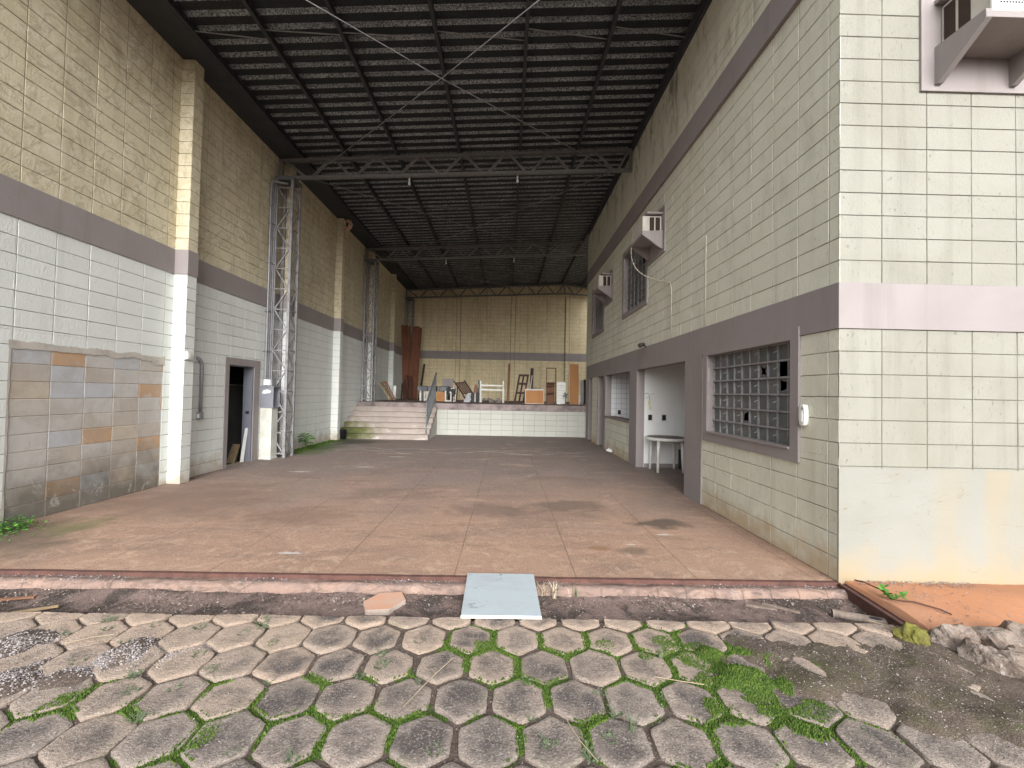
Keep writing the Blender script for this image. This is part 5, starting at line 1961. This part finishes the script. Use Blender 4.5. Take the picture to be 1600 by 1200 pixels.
m = MB()
m.bar((0.04, 18.1, Z + .01), (0.09, 18.7, 2.90), 0.10, 0.03, (0, -1, 0.2))
tag(m.build('thin_board', 'wood_brown', loc=(0.04, 18.1, Z)), 'thin red-brown board standing alone between white rack and dark lattice', 'board')
# dark lattice door leaning
t = thing('lattice_door', 'dark wooden lattice door leaning to the right, left of the orange cabinet', 'door', (0.6, 17.4, ZP))
LD = lambda a, b, d=0: (0.33 + 0.36 * a + 0.20 * b, 17.35 + 0.25 * b + d, Z + 1.20 * b)
for a in (0.0, 0.5, 1.0):
    m = MB()
    m.bar(LD(a, 0), LD(a, 1), 0.075, 0.035, (0, -1, 0.3))
    m.build('stile', 'wood_dark', t)
for b in (0.03, 0.35, 0.67, 0.97):
    m = MB()
    m.bar(LD(0, b, -.004), LD(1, b, -.004), 0.034, 0.085, (0.2, 0, 1))
    m.build('rail', 'wood_dark', t)
m = MB()
m.bar((0.92, 17.6, Z + 0.05), (1.08, 17.9, 2.36), 0.03, 0.03, (0, 1, 0))
tag(m.build('pale_stick', 'white_plastic', loc=(0.92, 17.6, Z)), 'thin pale stick leaning between the lattice door and the dark post', 'stick')
m = MB()
m.bar((1.06, 18.3, Z + .01), (1.10, 18.4, 2.70), 0.14, 0.05, (0, -1, 0))
tag(m.build('dark_post', 'wood_dark', loc=(1.06, 18.3, Z)), 'dark thick post standing behind the orange cabinet', 'post')
# orange cabinet with pale edges
t = thing('orange_cabinet', 'low orange-brown cabinet with pale edges at the front of the platform', 'cabinet', (1.07, 16.2, ZP))
m = MB()
m.box(0.73, 1.41, 16.02, 16.45, Z + 0.02, 1.70)
m.build('body', 'wood_orange', t)
m = MB()
m.box(0.705, 0.73, 16.005, 16.46, Z, 1.70)
m.box(1.41, 1.435, 16.005, 16.46, Z, 1.70)
m.box(0.705, 1.435, 16.003, 16.46, 1.70, 1.755)
m.box(0.73, 1.41, 16.007, 16.018, Z, Z + 0.022)
m.build('edge_trim', 'ac_body', t)
m = MB()
m.tube([(1.0, 16.2, 1.775), (1.1, 16.2, 1.79), (1.22, 16.22, 1.775), (1.35, 16.2, 1.785)], [0.02, 0.025, 0.02, 0.015], 8)
tag(m.build('rag', 'wood_grey', loc=(1.15, 16.2, 1.757), smooth=True), 'twisted pale rag lying on top of the orange cabinet', 'rag')
# brown shelf unit with an open frame above
t = thing('shelf_frame', 'brown shelf unit with a thin open frame rising above it', 'shelf', (1.79, 16.9, ZP))
for x in (1.60, 1.97):
    m = MB()
    m.box(x - 0.018, x + 0.018, 16.8, 16.86, Z, 2.60)
    m.build('upright', 'wood_brown', t)
m = MB()
m.box(1.582, 1.988, 16.8, 16.86, 2.60, 2.635)
m.build('top_rail', 'wood_brown', t)
for z in (1.18, 1.60, 1.90, 2.02):
    m = MB()
    m.box(1.618, 1.952, 16.79, 17.1, z, z + 0.028)
    m.build('shelf', 'wood_brown', t)
m = MB()
m.box(1.618, 1.952, 17.08, 17.1, Z, 2.02)
m.build('back_panel', 'wood_brown', t)
m = MB()
m.box(1.62, 1.95, 16.99, 17.07, 1.21, 1.56)
m.box(1.62, 1.95, 16.99, 17.07, 1.64, 1.88)
m.build('drawer_front', 'wood_brown', t)
# white louvred door and fan
t = thing('louvred_door', 'white louvred cabinet door standing right of the brown shelf unit', 'door', (2.15, 16.6, ZP))
m = MB()
m.box(1.995, 2.345, 16.56, 16.60, Z, 2.06)
m.build('leaf', 'white_enamel', t)
for k in range(7):
    z = 1.30 + k * 0.105
    m = MB()
    m.prism([(2.03, 16.558, z), (2.03, 16.535, z + 0.012), (2.03, 16.558, z + 0.085)], (0.28, 0, 0))
    m.build('louvre', 'white_enamel', t)
t = thing('desk_fan', 'small round fan with a pale rim leaning on the white louvred door', 'fan', (2.34, 16.4, ZP))
m = MB()
c = Vector((2.33, 16.42, 1.53))
ring = [c + Vector((0.115 * math.cos(a), 0.03 * math.cos(a), 0.13 * math.sin(a))) for a in [k * 2 * math.pi / 20 for k in range(21)]]
m.tube(ring, 0.012, 6, cap=False)
m.build('rim', 'ac_body', t)
m = MB()
m.tube([c + Vector((0, -.03, 0)), c + Vector((0, .05, 0))], 0.05, 10)
for k in range(4):
    a = k * math.pi / 2 + .4
    m.poly([c, c + Vector((0.1 * math.cos(a - .35), 0.01, 0.11 * math.sin(a - .35))), c + Vector((0.1 * math.cos(a + .35), -0.01, 0.11 * math.sin(a + .35)))])
m.build('blades', 'steel_dark', t)
m = MB()
m.tube([c + Vector((0, .03, -0.02)), c + Vector((0, .04, -0.25)), c + Vector((0, .02, -.345))], 0.016, 8)
m.lathe((c.x, c.y + .02, Z), [(0.09, 0), (0.085, 0.02), (0.03, 0.03)], 14)
m.build('stand', 'steel_dark', t)
m = MB()
m.prism([(2.50, 16.45, Z), (2.85, 16.45, Z), (2.85, 16.62, 2.79), (2.50, 16.62, 2.79)], (0, 0.03, 0))
tag(m.build('tall_board', 'wood_orange', loc=(2.68, 16.45, Z)), 'tall orange-brown board standing near the right end of the platform', 'board')
m = MB()
m.box(2.87, 2.93, 16.6, 16.64, Z, 1.55)
tag(m.build('white_batten', 'white_plastic', loc=(2.9, 16.6, Z)), 'short white slat standing right of the tall orange board', 'slat')
for x0_, x1_, mt, z1, lab in ((2.95, 3.05, 'steel_grey', 2.15, 'grey upright panel at the far right end of the platform'), (3.07, 3.19, 'black', 2.18, 'black upright panel at the far right end of the platform')):
    m = MB()
    m.prism([(x0_, 16.55, Z), (x1_, 16.55, Z), (x1_, 16.65, z1), (x0_, 16.65, z1)], (0, 0.03, 0))
    tag(m.build('panel', mt, loc=((x0_ + x1_) / 2, 16.6, Z)), lab, 'panel')
for k in range(7):
    x, y = rub.uniform(0.5, 2.9), rub.uniform(15.8, 16.4)
    if 0.68 < x < 1.46:
        x += 0.85
    m = MB()
    a = rub.random() * 3
    m.bar((x, y, Z + 0.014), (x + 0.2 * math.cos(a), y + 0.2 * math.sin(a), Z + 0.03), 0.04, 0.02)
    tag(m.build('scrap', 'wood_grey', loc=(x, y, Z)), 'small offcut of wood lying on the platform near the orange cabinet', 'offcut', 'wood offcuts on the platform floor')

# ================================================================== FOREGROUND THINGS
wb = thing('white_slab', 'square white board laid across the gutter as a ramp', 'board', (-0.015, 3.24, 0.0))
m = MB()
i = m.pv([(-0.305, 3.60, 0.008), (0.262, 3.60, 0.008), (0.273, 2.925, 0.008), (-0.288, 2.925, 0.008), (-0.305, 3.60, 0.028), (0.262, 3.60, 0.028), (0.273, 2.925, 0.028), (-0.288, 2.925, 0.028)])
for f in ((0, 1, 2, 3), (7, 6, 5, 4), (0, 4, 5, 1), (1, 5, 6, 2), (2, 6, 7, 3), (3, 7, 4, 0)):
    m.face([i + q for q in f])
m.build('panel', 'board_white', wb, bevel=0.002)
m = MB()
m.box(-0.289, 0.274, 2.922, 2.9245, 0.0075, 0.0245)
m.build('edge_band', 'white_enamel', wb)

lp = thing('loose_paver', 'loose orange hexagonal paver lying in the gutter left of the white board', 'paver', (-0.92, 3.25, -0.11))
m = MB()
HX = [(-1.075, 3.26), (-0.985, 3.385), (-0.815, 3.40), (-0.755, 3.28), (-0.845, 3.155), (-1.02, 3.14)]
tpz = lambda x, y: -0.052 + 0.02 * (x + 0.92) - 0.10 * (y - 3.27) * -0.4
m.poly([(x, y, tpz(x, y)) for x, y in reversed(HX)])
m.build('top_face', 'paver_loose', lp)
m = MB()
for (xa, ya), (xb, yb) in zip(HX, HX[1:] + HX[:1]):
    m.poly([(xa, ya, tpz(xa, ya)), (xb, yb, tpz(xb, yb)), (xb, yb, -0.135), (xa, ya, -0.135)])
m.build('sides', 'paver_side', lp)

# rusty steel edging: along the slab, and the angled channel at the right end of the gutter
m = MB()
N = 120
for i in range(N):
    xa, xb = -7.5 + 10.4 * i / N, -7.5 + 10.4 * (i + 1) / N
    w = lambda x: 0.003 * mnoise.noise(Vector((x * 3, 0, 0)))
    ya, yb = YF + 0.016, YF - 0.012
    m.poly([(xa, ya + .01, 0.0045 + w(xa)), (xb, ya + .01, 0.0045 + w(xb)), (xb, yb, 0.004 + w(xb)), (xa, yb, 0.004 + w(xa))][::-1])
    m.poly([(xa, yb, 0.004 + w(xa)), (xb, yb, 0.004 + w(xb)), (xb, yb - .004, -0.03), (xa, yb - .004, -0.03)][::-1])
tag(m.build('steel_edging', 'rust', loc=(-2.3, YF, 0)), 'thin rusty steel angle along the front edge of the red floor', 'edging')
ch = thing('steel_channel', 'rusty steel channel running slantwise at the right end of the gutter', 'channel', (2.85, 3.2, 0))
a, b = Vector((2.90, 3.56, -0.01)), Vector((2.84, 2.80, -0.015))
m = MB()
m.bar(a, b, 0.055, 0.012)
m.build('web', 'rust', ch)
for s in (-1, 1):
    m = MB()
    o_ = Vector((0.0275 * s, 0, -0.035))
    m.bar(a + o_, b + o_, 0.008, 0.10)
    m.build('flange', 'rust', ch)
pp = thing('pipe_piece', 'short grey plastic pipe with an oval cut, lying at the right end of the gutter', 'pipe', (2.7, 3.16, -0.09))
p0, p1 = Vector((2.55, 3.22, -0.075)), Vector((2.845, 3.075, -0.07))
m = MB()
m.tube([p0, p0.lerp(p1, .5), p1], 0.032, 14, cap=False)
m.build('tube', 'wood_grey', pp, smooth=True)
m = MB()
d = (p1 - p0).normalized()
c = p0.lerp(p1, 0.78) + Vector((-0.006, -0.016, 0.0285))
sd = d.cross(Vector((-0.1, -0.45, 0.85)))
m.poly([c + d * 0.042 * math.cos(t) + sd * 0.013 * math.sin(t) for t in [k * math.pi / 8 for k in range(16)]])
m.build('cut_hole', 'black', pp)
# timber scraps and a twig in the gutter
for xa, ya, xb, yb, w, mt, lab in ((-4.05, 3.22, -3.62, 3.30, .022, 'wood_brown', 'reddish sliver of timber in the gutter at the left edge'), (-3.55, 3.08, -3.30, 3.17, .02, 'wood_pale', 'pale splinter of wood lying in the leaf litter of the gutter'),
                                   (1.95, 3.35, 2.15, 3.27, .03, 'wood_grey', 'grey broken slat in the gutter near its right end'), (2.1, 3.37, 2.3, 3.22, .025, 'wood_grey', 'thin grey slat crossing the broken slat in the gutter'), (2.0, 3.1, 2.2, 3.02, .03, 'wood_grey', 'stubby grey stick at the paving edge, right part of the gutter')):
    m = MB()
    m.bar((xa, ya, -0.085), (xb, yb, -0.075), w, 0.014)
    tag(m.build('wood_scrap', mt, loc=(xa, ya, -0.09)), lab, 'wood scrap')

# broken rubble wall at the right
rk = random.Random(41)


def rock(cx, cy, cz, sx, sy, sz, rz, mat, lab, seed):
    bm = bmesh_ico(4)
    m = MB()
    c, s = math.cos(rz), math.sin(rz)
    pts = []
    rq = random.Random(seed * 13 + 1)
    planes = [(Vector((rq.gauss(0, 1), rq.gauss(0, 1), rq.gauss(0, .8))).normalized(), rq.uniform(.62, 1.0)) for _ in range(15)] + [(Vector((0.15, -0.2, 1)).normalized(), 0.85)]
    for v in bm[0]:
        p = Vector(v)
        rad = min(dd / max(1e-3, nn.dot(p)) for nn, dd in planes if nn.dot(p) > 0.05)
        n = mnoise.fractal(p * 2.6 + Vector((seed * 3.1, 0, 0)), 1.0, 2.1, 6)
        q = p * min(rad, 1.5) * (1.0 + 0.16 * n)
        x, y, z = q.x * sx, q.y * sy, q.z * sz
        pts.append((cx + x * c - y * s, cy + x * s + y * c, cz + z))
    i = m.pv(pts)
    for f in bm[1]:
        m.face([i + t for t in f])
    tag(m.build('rock', mat, loc=(cx, cy, cz - sz)), lab, 'rock', 'broken rubble at the right edge')


def bmesh_ico(sub):
    import bmesh
    b = bmesh.new()
    bmesh.ops.create_icosphere(b, subdivisions=sub, radius=1.0)
    b.verts.index_update()
    r = ([v.co[:] for v in b.verts], [[v.index for v in f.verts] for f in b.faces])
    b.free()
    return r


for k, a in enumerate(((3.02, 2.80, -0.04, .13, .10, .07, 0.3, 'mossy_rock', 'olive mossy lump at the left end of the broken rubble'),
                       (3.20, 2.72, -0.03, .15, .11, .10, -0.5, 'rock', 'pale-topped broken chunk next to the mossy lump'),
                       (3.42, 2.66, -0.02, .20, .12, .10, -0.55, 'rock', 'long whitish slab at the top of the broken rubble'),
                       (3.68, 2.74, -0.03, .19, .12, .11, -0.4, 'rock', 'brown chunk of rubble against the orange clay bank'),
                       (3.22, 2.50, -0.05, .12, .09, .09, -0.9, 'rock', 'dark wedge of rubble overhanging the paving edge'),
                       (3.42, 2.44, -0.04, .17, .11, .10, -0.7, 'rock', 'middle block of rubble with a pale crust'),
                       (3.68, 2.48, -0.03, .18, .12, .12, -0.5, 'rock', 'largest block of rubble by the right edge of the photo'),
                       (3.36, 2.24, -0.05, .13, .09, .08, -0.8, 'rock', 'low dark rubble block nearest the camera'),
                       (3.62, 2.26, -0.04, .16, .11, .10, -0.7, 'rock', 'brown rubble block in the lower right corner'),
                       (3.95, 2.62, -0.02, .2, .14, .11, 0.2, 'rock', 'rubble block cut by the right edge of the photo'))):
    rock(a[0] - 0.24, a[1], a[2] + 0.02, a[3] * 0.95, a[4] * 0.95, a[5] * 1.35, a[6], a[7], a[8], k + 1)


# ---------------------------------------------------------------- plants
def stalk_plant(n, hgt, lw, ll, seed, spread=0.5, flat=0.5):
    m = MB()
    rg = random.Random(seed)
    for _ in range(n):
        a = rg.random() * 6.28
        h = hgt * rg.uniform(.4, 1)
        tip = Vector((math.cos(a) * spread * h, math.sin(a) * spread * h, h))
        m.bar((0, 0, 0), tip, 0.0025, 0.0025, r=0.2)
        for q in range(rg.randint(4, 8)):
            f = rg.uniform(.25, 1)
            b = a + rg.uniform(-2, 2)
            d = Vector((math.cos(b), math.sin(b), rg.uniform(-.2, .7)))
            leafquad(m, tip * f, d, Vector((rg.uniform(-.4, .4), rg.uniform(-.4, .4), 1)), ll * rg.uniform(.6, 1.2), lw * rg.uniform(.7, 1.2), rg.random())
    return m


WL = 'small grey-green weed growing in a joint of the hexagonal paving'
weeds = []
for sd in (1, 2, 3, 4):
    o = stalk_plant(13, 0.06, 0.009, 0.017, sd, 0.9).build('weed', 'weed', loc=(0, 0, 0))
    tag(o, WL, 'weed', 'weeds in the paving joints')
    weeds.append(o)
WP = [(-1.62, 2.86, 1.3), (-1.57, 2.79, 1.1), (-1.66, 2.72, 1.0), (-2.63, 2.84, 1.2), (-2.55, 2.75, .9), (-2.28, 2.80, .9), (-1.98, 2.78, 1.0), (-2.32, 2.62, .8), (-1.78, 2.5, 1.0), (-2.0, 2.32, 1.2), (-1.9, 2.2, 1.0), (-1.62, 2.36, 1.1), (-1.7, 2.22, .9),
      (-0.72, 2.52, 1.1), (-0.69, 2.42, 1.3), (-0.52, 2.66, .9), (-0.78, 2.33, .9), (-0.28, 1.86, 1.0), (0.22, 1.90, 1.1), (0.40, 1.84, 1.3), (0.5, 1.93, 1.0), (0.14, 2.30, .9), (0.52, 2.22, .9), (-0.88, 1.82, 1.0), (-1.15, 1.84, .8), (-0.83, 3.02, .9), (0.57, 2.08, 1.0), (-1.72, 2.02, 1.1), (-1.42, 2.62, .8), (0.85, 2.2, .7), (-2.4, 2.42, 1.0), (-1.25, 2.28, .7), (1.5, 2.35, .7), (1.72, 1.98, .8), (-0.45, 2.3, .7), (-2.75, 2.7, .9), (0.15, 2.05, .7)]
rg = random.Random(8)
for k, (x, y, s) in enumerate(WP):
    o = weeds[k] if k < 4 else dup(weeds[k % 4])
    o.location = (x, y, -0.012 if y < 2.94 else -0.1)
    o.rotation_euler.z = rg.random() * 6.28
    o.scale = (s * .8, s * .8, s * .5)


def grass_tuft(n, hgt, seed, w=0.003, lean=0.5):
    m = MB()
    rg = random.Random(seed)
    for _ in range(n):
        a, L = rg.random() * 6.28, hgt * rg.uniform(.5, 1)
        d = Vector((math.cos(a), math.sin(a), 0))
        sd_ = Vector((-d.y, d.x, 0)) * w
        b = Vector((rg.uniform(-.012, .012), rg.uniform(-.012, .012), 0))
        p1, p2 = b + d * L * lean * .35 + UP * L * .6, b + d * L * lean * 1.0 + UP * L * .85
        r = rg.random()
        m.poly([b - sd_, b + sd_, p1 + sd_ * .7, p1 - sd_ * .7], r)
        m.poly([p1 - sd_ * .7, p1 + sd_ * .7, p2], r)
    return m


for x, y, z, n, h, mt, lab in ((0.62, 1.98, -0.01, 26, .12, 'weed', 'wiry tuft of green grass between pavers, right of centre'), (0.42, 3.41, -0.09, 60, .16, 'dry', 'dry pale grass tuft in the gutter right of the white board'), (0.33, 3.44, -0.09, 40, .14, 'dry', 'dry grass tuft pressed against the right side of the white board'),
                               (0.95, 2.52, 0, 12, .08, 'weed', 'sparse grass tuft among the moss on the right'), (-0.02, 3.57, 0.004, 8, .07, 'weed', 'tiny green sprout at the floor edge behind the white board'), (0.60, 3.43, -0.08, 16, .09, 'weed', 'green grass sprig on the kerb right of the white board')):
    tag(grass_tuft(n, h, int(abs(x) * 100)).build('grass_tuft', mt, loc=(0, 0, 0)), lab, 'grass').location = (x, y, z)
# twigs
for pts, lab in (([(-0.48, 2.10, .012), (-0.38, 2.28, .03), (-0.28, 2.42, .05)], 'long pale twig lying across the paving left of centre'), ([(-2.62, 2.56, .02), (-2.52, 2.62, .025), (-2.42, 2.66, .02)], 'short white stick on the gravel at the left'),
                 ([(0.32, 2.02, .015), (0.36, 1.9, .02), (0.42, 1.8, .015)], 'thin dry stalk on a paver right of centre'), ([(0.85, 2.33, .02), (0.98, 2.28, .03), (1.1, 2.27, .02)], 'thin pale twig on the moss'), ([(2.62, 2.98, .0), (2.75, 2.88, .0), (2.92, 2.78, .0)], 'bent pale root by the end of the steel channel')):
    m = MB()
    m.tube(pts, 0.0022, 5)
    tag(m.build('twig', 'dry', loc=pts[0]), lab, 'twig')


def broad_plant(seed, n, hgt, ll, lw):
    root_m, leaf_m = MB(), MB()
    rg = random.Random(seed)
    for k in range(n):
        a = k * 2.4 + rg.uniform(-.3, .3)
        h = hgt * (0.35 + 0.65 * (k + 1) / n)
        b = Vector((math.cos(a), math.sin(a), 0))
        p = Vector((0, 0, h * .75)) + b * 0.05
        root_m.tube([(0, 0, 0), (b * 0.012) + UP * h * .5, p], 0.005, 5)
        d = (b + UP * rg.uniform(-.25, .35)).normalized()
        sd_ = Vector((-b.y, b.x, 0))
        r = rg.random()
        prev = None
        for q in range(6):
            f = q / 5
            w = lw * math.sin(math.pi * min(1, 0.12 + f * .88)) * (1 - 0.25 * f)
            c = p + d * ll * f - UP * (f * f) * ll * .35
            cur = (c - sd_ * w / 2 + UP * w * .18, c, c + sd_ * w / 2 + UP * w * .18)
            if prev:
                leaf_m.poly([prev[0], prev[1], cur[1], cur[0]], r)
                leaf_m.poly([prev[1], prev[2], cur[2], cur[1]], r)
            prev = cur
    return root_m, leaf_m


pl = thing('broadleaf_plant', 'young broad-leaved plant growing at the wall foot behind the nearest column', 'plant', (-5.30, 11.1, 0))
sm_, lm_ = broad_plant(3, 11, 0.52, 0.22, 0.15)
o = sm_.build('stem', 'leaf')
o.parent = pl
o = lm_.build('leaves', 'leaf')
o.parent = pl
pl2 = thing('creeping_plant', 'bright green sapling rooted beside the steel channel on the orange clay', 'plant', (3.03, 3.22, 0.03))
o = stalk_plant(8, 0.12, 0.03, 0.05, 12, 0.9).build('leaves', 'leaf')
o.parent = pl2
m = MB()
m.tube([(-0.05, 0.30, 0.02), (-0.06, 0.2, 0.05), (-0.02, 0.08, 0.04), (0, 0, 0)], 0.006, 5)
m.tube([(0, 0, 0), (0.1, -0.06, 0.02), (0.2, -0.16, 0.015), (0.24, -.2, 0.0)], 0.006, 5)
o = m.build('stem', 'rust')
o.parent = pl2
gc = MB()
rg = random.Random(14)
for _ in range(1500):
    x, y = -5.42 + abs(rg.gauss(0, .16)), rg.uniform(3.7, 4.75)
    h = rg.uniform(0.0, 0.12) * max(0.15, 1 - (x + 5.42) / .5)
    a = rg.random() * 6.28
    leafquad(gc, (x, y, h), (math.cos(a), math.sin(a), rg.uniform(-.3, .5)), (rg.uniform(-.4, .4), rg.uniform(-.4, .4), 1), rg.uniform(.02, .045), rg.uniform(.014, .026), rg.random())
tag(gc.build('ground_cover', 'leaf', loc=(-5.4, 4.2, 0)), kind='stuff')
mo = MB()   # moss along the foot of the left wall by the steps
rg = random.Random(15)
for _ in range(2600):
    x, y = XL + 0.01 + abs(rg.gauss(0, .14)), rg.uniform(10.1, 13.4)
    r = rg.uniform(.008, .028)
    n = 5
    a0 = rg.random() * 6.28
    i = mo.pv([(x + r * math.cos(a0 + q * 1.2566), y + r * math.sin(a0 + q * 1.2566), 0.0) for q in range(n)] + [(x, y, r * rg.uniform(.4, 1.2))])
    c = rg.random() * .6
    for q in range(n):
        mo.face((i + q, i + (q + 1) % n, i + n), c)
tag(mo.build('wall_moss', 'moss'), kind='stuff')

# ================================================================== CAMERA, LIGHT, WORLD
cam = bpy.data.cameras.new('camera')
cam.sensor_width = 36.0
cam.lens = 649.1 / 1600 * 36.0
cam.clip_start = 0.05
cam.clip_end = 1500
co = bpy.data.objects.new('camera', cam)
COL.objects.link(co)
yaw, pitch, roll = -0.0120, 0.0221, -0.0200
Rm = Matrix.Rotation(yaw, 3, 'Z') @ Matrix.Rotation(pitch, 3, 'X') @ Matrix.Rotation(roll, 3, 'Y')
r_, f_, u_ = Rm.col[0], Rm.col[1], Rm.col[2]
mw = Matrix((( r_.x, u_.x, -f_.x, 0), (r_.y, u_.y, -f_.y, 0), (r_.z, u_.z, -f_.z, 1.5757), (0, 0, 0, 1)))
co.matrix_world = mw
sc.camera = co

SUN_EL, SUN_AZ = R(25), R(200)      # bright overcast, light from behind the camera
w = bpy.data.worlds.new('World')
sc.world = w
w.use_nodes = True
nt = w.node_tree
bg = nt.nodes['Background']
sky = nt.nodes.new('ShaderNodeTexSky')
sky.sky_type = 'NISHITA'
sky.sun_disc = False
sky.sun_elevation = SUN_EL
sky.air_density = 1.5
sky.dust_density = 6.0
hs = nt.nodes.new('ShaderNodeHueSaturation')
hs.inputs['Saturation'].default_value = 0.2
nt.links.new(sky.outputs[0], hs.inputs['Color'])
tint = nt.nodes.new('ShaderNodeMix')      # the cool cast of a cloud deck
tint.data_type = 'RGBA'
tint.blend_type = 'MULTIPLY'
tint.inputs[0].default_value = 1.0
tint.inputs[7].default_value = (0.95, 0.99, 1.03, 1)
nt.links.new(hs.outputs[0], tint.inputs[6])
nt.links.new(tint.outputs[2], bg.inputs['Color'])
bg.inputs['Strength'].default_value = 0.15
sun = bpy.data.lights.new('sun', 'SUN')
sun.energy = 0.42
sun.angle = R(30)
sun.color = (1.0, 0.99, 0.97)
so = bpy.data.objects.new('sun', sun)
COL.objects.link(so)
# towards the sun: behind the camera and a little to the right
dx, dy, dz = math.cos(SUN_EL) * 0.10, -math.cos(SUN_EL) * 0.995, math.sin(SUN_EL)
so.rotation_euler = Vector((dx, dy, dz)).to_track_quat('Z', 'Y').to_euler()
sky.sun_rotation = math.atan2(dx, dy)
so.location = (3, -10, 15)

sc.view_settings.view_transform = 'Standard'
sc.view_settings.look = 'None'
sc.view_settings.exposure = 1.25
sc.view_settings.gamma = 1.0
sc.cycles.max_bounces = 10
sc.cycles.diffuse_bounces = 8
sc.cycles.use_denoising = True
sc.cycles.denoiser = 'OPENIMAGEDENOISE'
sc.cycles.denoising_input_passes = 'RGB_ALBEDO_NORMAL'
sc.cycles.denoising_prefilter = 'NONE'
